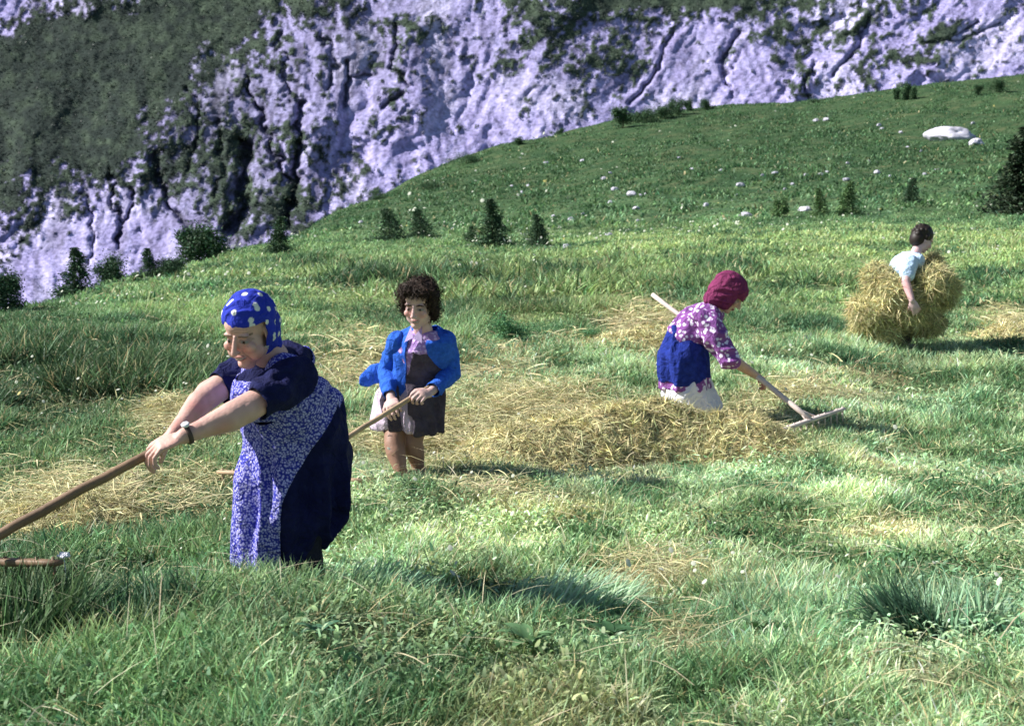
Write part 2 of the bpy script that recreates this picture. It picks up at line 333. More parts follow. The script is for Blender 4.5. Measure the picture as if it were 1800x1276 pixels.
def merge_np(name, parts, m):
    """join blade meshes into one"""
    vs=[]; ls=[]; sts=[]; ts=[]; cs=[]; vo=0; lo=0
    for me in parts:
        nv=len(me.vertices); nl=len(me.loops); npl=len(me.polygons)
        a=np.empty(nv*3,np.float32); me.vertices.foreach_get('co',a); vs.append(a.reshape(-1,3))
        a=np.empty(nl,np.int32); me.loops.foreach_get('vertex_index',a); ls.append(a+vo)
        a=np.empty(npl,np.int32); me.polygons.foreach_get('loop_start',a); sts.append(a+lo)
        a=np.empty(npl,np.int32); me.polygons.foreach_get('loop_total',a); ts.append(a)
        a=np.empty(nv*4,np.float32); me.attributes['Col'].data.foreach_get('color',a); cs.append(a.reshape(-1,4)[:,:3])
        vo+=nv; lo+=nl; bpy.data.meshes.remove(me)
    return np_mesh(name, np.concatenate(vs), np.concatenate(ls), np.concatenate(sts), np.concatenate(ts), np.concatenate(cs))
def scatter(n, y0, y1, u=.47, pw=1.0):
    t = rng.random(n)
    y = (y0**pw + (y1**pw-y0**pw)*t)**(1/pw)
    return rng.uniform(-u, u, n)*y, y
grassm = mat('grass_blade', attr=True, rough=.55, translucent=.3, spec=.25)
haym = mat('dry_hay', attr=True, rough=.7, translucent=.15, spec=.25)
def jitter(c, s=.25, hue=.12):
    n = len(c); return c*np.exp(rng.normal(0, s, n))[:, None]*(1+rng.normal(0, hue, (n, 3))*np.array([1, .3, .8]))
FEET = []
def meadow(name, n, y0, y1, h0, wd0, pw, u=.47, lean=.7):
    x, y = scatter(n, y0, y1, u, pw); z = gz(x, y); hm = haymask(x, y, z)
    px, py = proj(x, y, z)
    cl = fbm(x*2.6/(1+y*.03), y*2.6/(1+y*.03), 201, 3); cl2 = fbm(x*.7, y*.7, 211, 3)
    clump = ss(.34, .66, cl)
    keep = rng.random(n) > hm*.72
    keep &= rng.random(n) < .45+.55*clump
    x, y, z, hm, px, py, clump, cl2 = [q[keep] for q in (x, y, z, hm, px, py, clump, cl2)]
    n = len(x)
    h = h0*(.45+.75*clump)*(1-.6*hm)*rng.uniform(.6, 1.25, n)*(.7+.6*cl2)
    h *= 1+.45*ss(420, 200, px)*ss(600, 660, py)*ss(820, 760, py)*(y > 7)
    for cx, cy, a_, b_, k_ in DARKG[:8]: h = h*(1+.9*k_*np.exp(-((px-cx)/a_)**2-((py-cy)/b_)**2)*(clump > .4))
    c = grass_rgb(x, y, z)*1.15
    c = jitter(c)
    # seed stalks and dead blades
    dead = rng.random(n) < .07*(1-.85*ss(25, 45, y))+.30*hm
    c[dead] = jitter(np.tile([.40, .35, .19], (dead.sum(), 1)), .25, .06)
    bright = rng.random(n) < .16; c[bright] = np.minimum(c[bright]*1.6+np.array([.05, .06, .04]), .8)
    az = rng.normal(-.5, 1.9, n) + 5.0*(fbm(x*1.4, y*1.4, 221, 2)-.5)*2
    wd = wd0*rng.uniform(.6, 1.5, n)
    return blades(name, x, y, h, wd, c, lean, az=az)
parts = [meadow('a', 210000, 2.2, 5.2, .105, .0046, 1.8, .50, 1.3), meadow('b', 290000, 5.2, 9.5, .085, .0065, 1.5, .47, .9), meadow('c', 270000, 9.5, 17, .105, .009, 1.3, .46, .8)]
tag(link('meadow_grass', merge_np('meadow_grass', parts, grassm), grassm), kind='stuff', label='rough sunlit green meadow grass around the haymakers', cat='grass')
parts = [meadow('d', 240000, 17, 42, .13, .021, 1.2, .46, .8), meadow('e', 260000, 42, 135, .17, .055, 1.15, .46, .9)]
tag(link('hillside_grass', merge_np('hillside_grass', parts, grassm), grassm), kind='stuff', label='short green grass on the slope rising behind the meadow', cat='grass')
# broad leaved weeds / clover cushions
def leaves(n, y0, y1, sz, pw):
    x, y = scatter(n, y0, y1, .47, pw); z = gz(x, y)
    k = (fbm(x*1.9+9, y*1.9, 231, 3) > .52) & (haymask(x, y, z) < .35); x, y, z = x[k], y[k], z[k]; m = len(x)
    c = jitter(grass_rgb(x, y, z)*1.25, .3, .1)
    return blades('lf', x, y, sz*rng.uniform(.5, 1.3, m), sz*rng.uniform(.25, .5, m), c, 1.5, zs=z+rng.uniform(.0, .09, m), curl=1.2)
tag(link('meadow_herbs', merge_np('meadow_herbs', [leaves(60000, 2.5, 8, .032, 1.5), leaves(60000, 8, 20, .045, 1.4), leaves(45000,20,42,.09,1.3)], grassm), grassm), kind='stuff', label='broad leaved meadow herbs growing among the grass', cat='plants')
# loose straw
def straw(n, y0, y1, ln, wd, pw, thr=.25, zj=.05):
    x, y = scatter(n, y0, y1, .47, pw); z = gz(x, y); hm = haymask(x, y, z)
    k = rng.random(n) < np.clip((hm*.9-.16-thr*rng.random(n)), .03, 1); x, y, z, hm = x[k], y[k], z[k], hm[k]; m = len(x)
    t = rng.random((m, 1)); c = np.array([.68, .60, .36])*t+np.array([.42, .42, .20])*(1-t); c = jitter(c, .32, .08)
    return blades('st', x, y, ln*rng.uniform(.4, 1.5, m), wd*rng.uniform(.6, 1.4, m), c, flat=.5, zs=z+rng.uniform(.0, zj, m)*(.4+hm), curl=.9)
tag(link('loose_hay', merge_np('loose_hay', [straw(90000, 2.4, 6, .13, .0036, 1.7, zj=.06), straw(240000, 6, 10.5, .13, .0055, 1.4, zj=.07), straw(70000, 10.5, 22, .17, .012, 1.3, zj=.08)], haym), haym), kind='stuff', label='loose cut hay scattered over the raked meadow', cat='hay')
# long pale stalks in the foreground
n = 1000; x, y = scatter(n, 2.6, 7.5, .45, 1.6)
c = jitter(np.tile([.50, .46, .30], (n, 1)), .25, .06)
tag(link('dead_stalks', blades('dead_stalks', x, y, rng.uniform(.10, .26, n), rng.uniform(.0022, .0045, n), c, flat=.7, zs=gz(x, y)+rng.uniform(.03, .13, n), curl=.8), haym), kind='stuff', label='long pale dead grass stalks lying over the sward', cat='stalks')
# small white flowers
def flowers(n, y0, y1, r, pw, thr):
    x, y = scatter(n, y0, y1, .46, pw); z = gz(x, y); px, py = proj(x, y, z)
    d = fbm(x*.5, y*.5, 241, 3) + .17*ss(520, 900, px)*ss(520, 440, py)*(px < 1000); k = d > thr; x, y, z = x[k], y[k], z[k]; m = len(x)
    rr = r*rng.uniform(.5, 1.3, m); hz = rng.uniform(.08, .17, m)*(1+y*.015)
    ang = np.arange(6)/6*2*np.pi; nx = rng.normal(0, .45, (m, 1)); ny = rng.normal(-.45, .35, (m, 1))
    v = np.zeros((m, 7, 3)); v[:, :, 0] = x[:, None]; v[:, :, 1] = y[:, None]; v[:, :, 2] = (z+hz)[:, None]
    v[:, :6, 0] += rr[:, None]*np.cos(ang); v[:, :6, 1] += rr[:, None]*np.sin(ang)
    v[:, :6, 2] -= rr[:, None]*(np.cos(ang)*nx+np.sin(ang)*ny); v[:, 6, 2] += rr*.35
    b = (np.arange(m)*7)[:, None, None]; tri = np.array([[i, (i+1) % 6, 6] for i in range(6)])[None]
    c = np.tile(np.array([.62, .64, .52])[None], (m*7, 1)); yel = rng.random(m) < .08; c.reshape(m, 7, 3)[yel] = [.5, .45, .15]
    return np_mesh('fl', v.reshape(-1, 3), (b+tri).ravel(), np.arange(m*6)*3, np.full(m*6, 3), c)
petal = mat('flower_petal', attr=True, rough=.7, translucent=.2)
tag(link('wildflowers', merge_np('wildflowers', [flowers(500, 3.5, 9, .008, 1.5, .55), flowers(1300, 9, 22, .013, 1.4, .58), flowers(1700, 22, 45, .026, 1.3, .57), flowers(600, 45, 110, .07, 1.2, .63)], petal), petal), kind='stuff', label='small white meadow flowers dotted through the grass', cat='flowers')
# scrub on the cliff: tufts of dark leaves standing on the green ledges
def scrub(n):
    ny, nx = CM.shape; j = rng.integers(60, ny-110, n*3); i = rng.integers(180, nx-180, n*3)
    ok = (CM[j, i] > .7) & (rng.random(n*3) < 1-.6*ss(.85, 1, CG[j, i])); j, i = j[ok][:n], i[ok][:n]; m = len(i)
    p = CV[j, i]+rng.normal(0, .25, (m, 3))*[1, 0, 1]; p[:, 1] -= .3
    c = jitter(CC[j, i]*1.2, .35, .08)
    return blades('sc', p[:, 0], p[:, 1], rng.uniform(.2, .6, m), rng.uniform(.10, .28, m), c, 1.6, zs=p[:, 2]-.3, curl=.8, tipc=1.2)
tag(link('cliff_scrub', scrub(130000), grassm), kind='stuff', label='dark scrub and turf clinging to the ledges of the cliff', cat='scrub')
# ------------------------------------------------------------------ spruces and bushes
leafm = mat('spruce_needles', attr=True, rough=.7, translucent=.12, spec=.2)
barkm = mat('bark', (.09, .065, .045), .95, bump=.6, bscale=30, vary=.3)
def tube(bm, pts, rads, n=8, cap=True):
    rings = []
    for k, p in enumerate(pts):
        p = Vector(p); d = (Vector(pts[min(k+1, len(pts)-1)])-Vector(pts[max(k-1, 0)])).normalized()
        a = d.orthogonal().normalized() if k == 0 else (rings_a - d*rings_a.dot(d)).normalized()
        rings_a = a; b = d.cross(a)
        rings.append([bm.verts.new(p+(a*math.cos(t)+b*math.sin(t))*rads[k]) for t in [2*math.pi*i/n for i in range(n)]])
    for r0, r1 in zip(rings[:-1], rings[1:]):
        for i in range(n): bm.faces.new((r0[i], r0[(i+1) % n], r1[(i+1) % n], r1[i]))
    if cap: bm.faces.new(rings[0][::-1]); bm.faces.new(rings[-1])
def bm_obj(name, bm, m, parent=None, smooth=True):
    me = bpy.data.meshes.new(name); bmesh.ops.recalc_face_normals(bm, faces=bm.faces); bm.to_mesh(me); bm.free()
    if smooth: me.polygons.foreach_set('use_smooth', np.ones(len(me.polygons), bool))
    return link(name, me, m, parent)
def spray(centers, dirs, ln, wd, cols):
    n = len(centers); d = dirs/np.linalg.norm(dirs, axis=1)[:, None]
    s = np.cross(d, rng.normal(0, 1, (n, 3))); s /= np.linalg.norm(s, axis=1)[:, None]
    a = centers-d*ln[:, None]*.5; b = centers+d*ln[:, None]*.5; s = s*(wd*.5)[:, None]
    mid = (a+b)/2; v = np.stack([a, mid-s, b, mid+s], 1).reshape(-1, 3)
    return np_mesh('sp', v, np.arange(n*4), np.arange(n)*4, np.full(n, 4), np.repeat(cols, 4, 0))
def spruce(name, base, h, wdt, label, dens=1.0, tint=(.020, .038, .020), conic=True, group=None, cat='tree'):
    r = root(name, base, label, cat, group)
    n = int(5600*dens)
    t = rng.random(n)**(1.25 if conic else .8)
    if conic:
        lay = np.round(t*9+.3*np.sin(t*40))/9+rng.normal(0, .045, n); lay = np.clip(lay, 0.0, 1)
        rad = (1-lay)**.75*.5*wdt*(rng.random(n)**.5)*(1+.3*np.sin(rng.integers(0, 7, n)*2.3+lay*31))+.012*h
    else:
        lay = np.clip(t, .03, 1); rad = np.sin(np.pi*np.clip(lay*.72+.22, 0, 1))**.6*.5*wdt*(rng.random(n)**.5)
    th = rng.uniform(0, 2*np.pi, n)
    sd = rng.uniform(0, 20); lobe = 1+.30*np.sin(th*3+lay*9+sd)+.22*np.sin(th*5-lay*17+sd*2); rad = rad*np.clip(lobe, .4, 1.4)
    c = np.stack([rad*np.cos(th), rad*np.sin(th), lay*h - rad*.25], -1)
    if conic:
        lo = rng.random(n) < .22; q_ = rng.normal(0, .30, (n, 2))*wdt; c[lo, :2] = q_[lo]; c[lo, 2] = np.abs(rng.normal(.06, .09, lo.sum()))*h
        c[:, :2] += rng.normal(0, .05, (n, 2))*wdt; c[:, 0] += .09*wdt*np.sin(lay*4+sd); c *= (.60+.76*vn(th*2.2+sd, lay*7+sd, 7))[:, None]*np.array([1, 1, 0])+np.array([0, 0, 1])
    else:
        K = 11; lc = np.stack([rng.normal(0, .22, K)*wdt, rng.normal(0, .22, K)*wdt, rng.uniform(.10, .78, K)*h], -1); lr = rng.uniform(.10, .22, K); w_ = rng.integers(0, K, n)
        g = rng.normal(0, .72, (n, 3)); g[:, 2] += np.abs(rng.normal(0, .6, n))*(rng.random(n) < .3)
        c = lc[w_]+g*(lr[w_])[:, None]*np.array([wdt, wdt, h*1.1]); c[:, 2] = np.abs(c[:, 2])
    c = c+np.array(base)
    d = np.stack([np.cos(th), np.sin(th), rng.normal(-.25 if conic else .6, .35, n)], -1)
    col = jitter(np.tile(tint, (n, 1))*2.3, .5, .12)
    link('crown', spray(c, d, h*rng.uniform(.035, .095, n)*(1.0 if conic else 1.1), h*rng.uniform(.012, .035, n)*(1 if conic else 1.8), col), leafm, r)
    bm = bmesh.new(); b = Vector(base)
    hh = .96 if conic else .7; tube(bm, [b+Vector((0, 0, -.05*h)), b+Vector((.01*h, 0, h*.45)), b+Vector((0, 0, h*hh))], [h*.028, h*.018, h*.004], 7)
    bm_obj('trunk', bm, barkm, r)
    return r
def tree_at(px, Y, hpx, wpx, label, rowbase=None, name='spruce_tree', conic=True, dens=1.0, tint=(.020, .038, .020), group='young trees on the slopes'):
    b = G(px, Y)
    if rowbase is not None: b = P(px, rowbase, Y); 
    b.z = min(b.z, gz1(b.x, b.y)+.02)
    spruce(name, b, hpx/F*Y, wpx/F*Y, label, dens, tint, conic, group, 'tree' if conic else 'bush')
def Yrow(px, row, y0=8, y1=150):           # distance at which the ground in column px shows at this row
    best = None
    ys = np.exp(np.linspace(math.log(y0), math.log(y1), 500)); xs = (px-900)/F*ys; zs = gz(xs, ys); _, rr = proj(xs, ys, zs)
    rr = np.minimum.accumulate(rr); i = np.argmax(rr <= row)
    return float(ys[i]) if rr.min() <= row else float(ys[np.argmin(rr)])
TREES = [ # px, foot row, height px, width px, conic, label
 (865,437,86,56,1,'darkest pointed young spruce at the foot of the green hill'),
 (943,434,56,46,1,'smaller ragged spruce just right of the darkest spruce'),
 (826,432,34,36,1,'low sprawling spruce just left of the darkest spruce'),
 (684,424,56,60,1,'broad dark spruce above the dark haired woman, left one of two'),
 (738,420,52,54,1,'dark spruce above the dark haired woman, right one of two'),
 (492,448,66,44,1,'lone spruce standing on the ridge right of the cave in the cliff'),
 (350,462,70,74,0,'wide dark bush on the ridge below the cave in the cliff'),
 (296,462,34,50,0,'low bush just left of the wide dark bush on the ridge'),
 (263,458,56,44,1,'pointed young spruce on the ridge above the meadow, between two low bushes'),
 (203,474,52,60,0,'ragged bush in front of the pale cliff foot, right of the leftmost spruce'),
 (131,496,84,56,1,'leftmost tall spruce against the pale cliff foot'),
 (12,540,62,60,0,'dark bush at the left edge of the photo on the meadow brow'),
 (1440,382,50,32,1,'slim dark spruce beside the flat pale stone low on the hill'),
 (1492,378,58,38,1,'thin pale green young tree right of the slim dark spruce'),
 (1603,358,44,34,1,'small dark spruce on the hill above the hay carrier'),
 (1370,382,34,26,0,'faint small bush low on the hill, left of the flat pale stone'),
]
for px, row, h, wd, con, lab in TREES:
    Y = Yrow(px, row)
    if px < 320: Y = min(Y, 24)
    tint = (.05, .085, .035) if 'pale' in lab and px > 1000 else (.022, .042, .022)
    tree_at(px, Y, h, wd, lab, row, 'spruce_tree' if con else 'dark_bush', bool(con), 1.2, tint)
# bushes along the skyline of the hill
for px, row, h, wd, lab in [(1095,222,38,34,'ragged bush on the hill crest, left end of the crest thicket'),(1138,212,24,44,'low bush on the crest just right of the ragged end bush'),(1168,204,30,44,'taller bush in the crest thicket, right of centre'),
    (1190,198,26,30,'bush closing the right end of the crest thicket'),(1211,192,22,14,'single upright little tree on the crest right of the thicket'),(1243,189,18,22,'rounded bush on the crest, first one right of the upright little tree'),
    (910,252,16,16,'tiny dark bush on the crest where it dips left of the thicket'),(985,234,12,20,'tiny low bush on the crest halfway to the thicket'),(1575,171,20,12,'left one of three thin trees close together on the crest'),(1592,170,28,16,'middle and tallest of three thin trees close together on the crest'),
    (1606,170,22,12,'right one of three thin trees close together on the crest'),(1720,163,18,18,'small bush on the crest above the large white boulder'),(1757,158,22,34,'wide low bush on the crest at the far right'),(1430,178,10,22,'very low bush on the crest left of the three thin trees'),(660,345,18,40,'low dark bush on the slope edge above the two dark spruces'),(820,285,20,60,'long low dark bush lying along the slope edge'),(770,330,22,90,'wide patch of dark bush on the lower slope edge'),(1120,212,20,30,'small bush in the crest thicket, second from its left end')]:
    tree_at(px, Yrow(px, row+4, 40), h, wd, lab, None, 'crest_bush', False, .8, (.026, .050, .024), 'bushes along the crest of the hill')
tree_at(1795, 40, 150, 78, 'tall dark spruce cut off by the right edge of the photo', 365, 'spruce_tree', True, 2.5, (.016, .026, .014))
for i,(px, Y, h, wd, lab) in enumerate([(895,13.2,46,80,'low dark green herb clump in the meadow right of the dark haired woman'),(960,13.4,26,90,'low flat herb clump right of the taller dark clump'),(1030,13.0,24,60,'small weedy clump just left of the hay heap behind the worker in maroon')]):
    b = G(px, Y); spruce('herb_clump', b, h/F*Y, wd/F*Y, lab, .8, (.045, .10, .045), False, 'herb clumps in the meadow', 'plant')

# ------------------------------------------------------------------ stones
stonem = mat('limestone', (.56, .54, .62), .9, bump=.7, bscale=6, vary=.22, vscale=4, spec=.15, bdist=.05)
def stone_mesh(seed):  # angular, flat topped limestone
    bm = bmesh.new(); bmesh.ops.create_icosphere(bm, subdivisions=4, radius=1)
    for v in bm.verts:
        n = mnoise.noise(v.co*1.1+Vector((seed*7.3, 0, 0)))*.38+mnoise.noise(v.co*2.9+Vector((0, seed*3.1, 0)))*.16
        n += -.22*abs(mnoise.noise(v.co*1.7+Vector((0, 0, seed*5.7))))+mnoise.noise(v.co*6+Vector((seed, 2, 0)))*.06
        v.co *= 1+n
        for ax_ in (Vector((.8, .5, .3)), Vector((-.7, -.6, .4)), Vector((.1, -.9, .5)), Vector((-.4, .8, .6))):
            ax_ = ax_.normalized(); e_ = v.co.dot(ax_)-.72
            if e_ > 0: v.co -= ax_*e_*.8
        if v.co.z > .62: v.co.z = .62+(v.co.z-.62)*.3
    me = bpy.data.meshes.new('stone'); bm.to_mesh(me); bm.free(); me.materials.append(stonem)
    me.polygons.foreach_set('use_smooth', np.ones(len(me.polygons), bool)); return me
SM = [stone_mesh(i) for i in range(6)]
BIG = [(1672,246,92,34,'large low white boulder high on the green hill'),(1716,254,34,16,'small flat pale rock touching the right end of the large white boulder'),
 (1110,344,22,11,'widest pale stone of the cluster in the middle of the hill'),(1127,346,10,7,'small stone close right of the widest stone of the middle cluster'),(1135,343,7,6,'tiniest stone at the right end of the middle cluster'),
 (1080,335,15,9,'pale stone at the upper left of the middle stone cluster'),(1119,368,17,8,'flat pale stone just below the middle stone cluster'),(1073,358,10,7,'small stone at the lower left of the middle cluster'),
 (1302,328,22,11,'pale slanted stone alone in the middle of the hill'),(1415,370,30,11,'flat pale stone low on the hill beside the slim dark spruce'),(1487,319,15,7,'flat pale stone right of the slanted stone'),(1542,306,14,9,'upper pale stone between the flat stone and the large boulder'),
 (1241,363,11,9,'round pale stone low on the hill, left of the flat stone'),(1268,301,13,5,'thin pale stone above the slanted stone'),(917,342,8,9,'upright pale stone on the left part of the hill'),(960,289,12,5,'flat pale stone high on the left part of the hill'),
 (1024,285,12,6,'flat pale stone high on the hill, right one of two'),(997,437,16,10,'pale stone at the foot of the hill right of the two spruces'),(1618,267,8,6,'small stone below left of the large white boulder'),(1310,380,26,10,'low grey slab in the herbs at the foot of the hill'),(605,432,9,6,'little white stone on the slope left of the two dark spruces'),(505,385,9,6,'little pale stone at the cliff foot by the lone spruce')]
for k, (px, row, wpx, hpx, lab) in enumerate(BIG):
    Y = Yrow(px, row, 12); b = G(px, Y); sc = wpx/F*Y*.5
    o = bpy.data.objects.new('boulder' if wpx > 40 else 'stone', SM[k % 6]); COL.objects.link(o)
    o.scale = (sc*.95, sc*.8, hpx/F*Y*.62); o.location = b+Vector((0, 0, hpx/F*Y*.22)); o.rotation_euler = (0, 0, k*1.3 if wpx < 40 else .1)
    tag(o, lab, 'boulder' if wpx > 40 else 'stone', 'pale limestone lying on the hillside')
for k, (px, row, s) in enumerate([(930,328,4),(973,381,4),(1004,388,6),(1070,415,6),(1068,428,5),(1073,306,4),(1062,316,5),(1216,300,4),(1340,310,4),(1362,308,5),(1393,326,4),(1417,310,5),(1443,309,5),(1453,305,4),(1565,311,4),(1647,300,4),(1625,307,4),(1490,288,4),(1435,213,5),(1452,213,6),(1545,222,5),(1550,228,4),(1583,234,4),(1710,217,4),(1295,345,4),(919,398,4),(797,404,4),(1120,391,4),(900,330,4),(1380,334,4),(635,392,4),(1595,260,3),(1025,378,4),(1193,280,3)]):
    Y = Yrow(px, row, 14); b = G(px, Y); sc = s*1.9/F*Y*.5
    o = bpy.data.objects.new('small_stone', SM[(k*5+1) % 6]); COL.objects.link(o); o.scale = (sc*1.2, sc, sc*.9); o.location = b+Vector((0,0,sc*.3)); o.rotation_euler = (0, 0, k*2.1)
    tag(o, 'small pale stone showing as a white speck in the hillside grass', 'stone', 'tiny scattered stones on the hillside')

# ------------------------------------------------------------------ hay heaps
def strands_on(me_pts, me_nrm, n, ln, wd, tang=.9):
    i = rng.integers(0, len(me_pts), n); p = me_pts[i]+rng.normal(0, .012, (n, 3)); nr = me_nrm[i]
    r = rng.normal(0, 1, (n, 3)); d = r-nr*(r*nr).sum(1)[:, None]*tang; d += nr*.12
    d /= np.linalg.norm(d, axis=1)[:, None]; s = np.cross(d, nr+rng.normal(0, .5, (n, 3))); s /= np.linalg.norm(s, axis=1)[:, None]
    L = ln*rng.uniform(.4, 1.5, n); W = wd*rng.uniform(.6, 1.4, n); down = np.array([0, 0, -1.0])
    p0 = p-d*(L*.5)[:, None]; p1 = p+nr*(L*.06)[:, None]; p2 = p+d*(L*.5)[:, None]+down*(L*.12)[:, None]; s = s*(W*.5)[:, None]
    v = np.stack([p0, p1-s, p1+s, p2], 1).reshape(-1, 3)
    b = (np.arange(n)*4)[:, None]; loops = (b+np.array([0, 1, 2, 1, 3, 2])).ravel()
    t = rng.random((n, 1)); c = jitter(np.array([.66, .58, .33])*t+np.array([.38, .38, .17])*(1-t), .42, .08)
    return np_mesh('hs', v, loops, np.arange(n*2)*3, np.full(n*2, 3), np.repeat(c, 4, 0))
def heap_core(name, V):
    n, m = V.shape[:2]; me = grid_mesh(name, V, np.tile(np.array([.24, .20, .09]), (n*m, 1)).reshape(n, m, 3)*(.7+.6*fbm(V[..., 0]*9, V[..., 1]*9, 5, 3))[..., None]); return me
def normals(me):
    a = np.empty(len(me.vertices)*3, np.float32); me.vertices.foreach_get('co', a); b = np.empty(len(me.vertices)*3, np.float32); me.vertex_normals.foreach_get('vector', b) if hasattr(me,'vertex_normals') else None
    return a.reshape(-1, 3), b.reshape(-1, 3)
def windrow(name, path, label, cat, nstr, ln=.12, wd=.005):
    pts = [(G(px, Y), h, hw) for px, Y, h, hw in path]; NS = 160; NC = 60
    t = np.linspace(0, len(pts)-1, NS); i = np.clip(t.astype(int), 0, len(pts)-2); f = t-i; f = f*f*(3-2*f)
    A = np.array([[*p[0], p[1], p[2]] for p in pts]); Q = A[i]*(1-f)[:, None]+A[i+1]*f[:, None]
    tx = np.gradient(Q[:, 0]); ty = np.gradient(Q[:, 1]); l = np.hypot(tx, ty); nx, ny = -ty/l, tx/l
    s = np.linspace(-1.15, 1.15, NC)[None, :]
    X = Q[:, 0:1]+nx[:, None]*s*Q[:, 4:5]; Y = Q[:, 1:2]+ny[:, None]*s*Q[:, 4:5]
    prof = np.clip(1-np.abs(s)**2.1, -.12, 1); edge = np.minimum(1, np.minimum(np.arange(NS), np.arange(NS)[::-1])/14.)[:, None]
    Zh = gz(X, Y)-.03 + (Q[:, 3:4]*prof*(.7+.6*fbm(X*3.2, Y*3.2, 301, 4)) + .03*(fbm(X*14, Y*14, 311, 3)-.5))*edge**.6
    V = np.stack([X, Y, Zh], -1); core = heap_core(name, V)
    co, nr = normals(core); st = strands_on(co, nr, nstr, ln, wd)
    o = link(name, merge_np(name, [core, st], haym), haym); tag(o, label, cat); return o
windrow('hay_windrow', [(800,7.9,.03,.3),(900,8.15,.16,.5),(1000,8.45,.25,.52),(1090,8.65,.31,.5),(1180,8.75,.28,.5),(1260,8.75,.27,.48),(1330,8.7,.20,.42),(1400,8.7,.08,.3)], 'long low windrow of raked hay in front of the worker in the maroon headscarf', 'hay heap', 60000, .13, .0062)
windrow('hay_heap', [(1060,12.3,.03,.4),(1120,12.7,.13,.6),(1180,12.9,.17,.6),(1240,12.9,.05,.4)], 'pale hay heap behind the worker in the maroon headscarf', 'hay heap', 22000, .16, .010)
windrow('hay_heap', [(1715,14.3,.03,.4),(1770,14.3,.16,.6),(1850,14.3,.15,.6),(1910,14.3,.03,.4)], 'grey brown hay heap at the right edge of the photo', 'hay heap', 16000, .16, .011)
windrow('hay_heap', [(-60,6.1,.02,.3),(40,6.2,.10,.4),(150,6.3,.13,.4),(260,6.35,.05,.3)], 'low brown hay pile under the rake handle of the woman in the dotted scarf', 'hay heap', 16000, .12, .005)

# ------------------------------------------------------------------ people
def _tmp(bm):
    me = bpy.data.meshes.new('tmp'); bmesh.ops.recalc_face_normals(bm, faces=bm.faces); bm.to_mesh(me); bm.free(); return me
_UNIT = {}
def sphere(bm, c, r, M=None):
    """r scalar or triple; M optional 3x3 axes"""
    if not hasattr(r, '__len__'): r = (r, r, r)
    m = Matrix.Translation(c) @ (M.to_4x4() if M else Matrix()) @ Matrix.Diagonal((*r, 1))
    nu, nv = (28, 16) if max(r) > .02 else (16, 9)
    if (nu, nv) not in _UNIT: _UNIT[(nu, nv)] = [[Vector((math.cos(2*math.pi*i/nu)*math.sin(math.pi*j/nv), math.sin(2*math.pi*i/nu)*math.sin(math.pi*j/nv), math.cos(math.pi*j/nv))) for i in range(nu)] for j in range(1, nv)]
    rg = [[bm.verts.new(m@p) for p in row] for row in _UNIT[(nu, nv)]]; a = bm.verts.new(m@Vector((0, 0, 1))); b = bm.verts.new(m@Vector((0, 0, -1)))
    for r0, r1 in zip(rg[:-1], rg[1:]):
        for i in range(nu): k = (i+1) % nu; bm.faces.new((r0[i], r1[i], r1[k], r0[k]))
    for i in range(nu): k = (i+1) % nu; bm.faces.new((a, rg[0][i], rg[0][k])); bm.faces.new((b, rg[-1][k], rg[-1][i]))
def limb(bm, pts, rads):
    """tapered round limb through points, ball ends"""
    for k in range(len(pts)-1):
        a, b = Vector(pts[k]), Vector(pts[k+1]); L = (b-a).length
        tube(bm, [a, a.lerp(b, .5), b], [rads[k], (rads[k]+rads[k+1])/2*1.0, rads[k+1]], 30)
    for p, r in zip(pts, rads): sphere(bm, Vector(p), r*.995)
def loft(bm, rings, n=32, pw=2.0):
    """rings: (centre, half axis a, half axis b)"""
    R = []
    for c, a, b in rings:
        ring = []
        for i in range(n):
            t = 2*math.pi*i/n; ct, st = math.cos(t), math.sin(t)
            ct = math.copysign(abs(ct)**(2/pw), ct); st = math.copysign(abs(st)**(2/pw), st)
            ring.append(bm.verts.new(Vector(c)+Vector(a)*ct+Vector(b)*st))
        R.append(ring)
    for r0, r1 in zip(R[:-1], R[1:]):
        for i in range(n): bm.faces.new((r0[i], r0[(i+1) % n], r1[(i+1) % n], r1[i]))
    bm.faces.new(R[0][::-1]); bm.faces.new(R[-1])
def fuse(bm, vox=.005, smooth=4, fac=.5):
    me = _tmp(bm); o = bpy.data.objects.new('tmp', me); COL.objects.link(o)
    r = o.modifiers.new('r', 'REMESH'); r.mode = 'VOXEL'; r.voxel_size = vox; r.use_smooth_shade = True
    if smooth: s = o.modifiers.new('s', 'SMOOTH'); s.iterations = smooth; s.factor = fac
    dg = bpy.context.evaluated_depsgraph_get(); dg.update()
    out = bpy.data.meshes.new_from_object(o.evaluated_get(dg)); bpy.data.objects.remove(o); bpy.data.meshes.remove(me)
    return out
def displace(me, fn):
    co, nr = normals(me); d = fn(co, nr)
    co = co+nr*d[:, None]; me.vertices.foreach_set('co', co.astype(np.float32).ravel()); me.update()
def n3(co, sx, sy, sz, seed=0):
    x, y, z = co[:, 0]*sx+seed*7.1, co[:, 1]*sy+50, co[:, 2]*sz+50
    return (vn3(x, y, z, int(seed)+900)*.65+vn3(y*1.13+9, z*1.13, x*1.13, int(seed)+950)*.35)*2-1
def folds(amp, sx, sy, sz, seed=0, fine=.3):
    def fn(co, nr):
        a = n3(co, sx, sy, sz, seed); a = 1-2*np.abs(a)*1.6
        return amp*a + amp*fine*n3(co, sx*2.7, sy*2.7, sz*2.4, seed+5)
    return fn
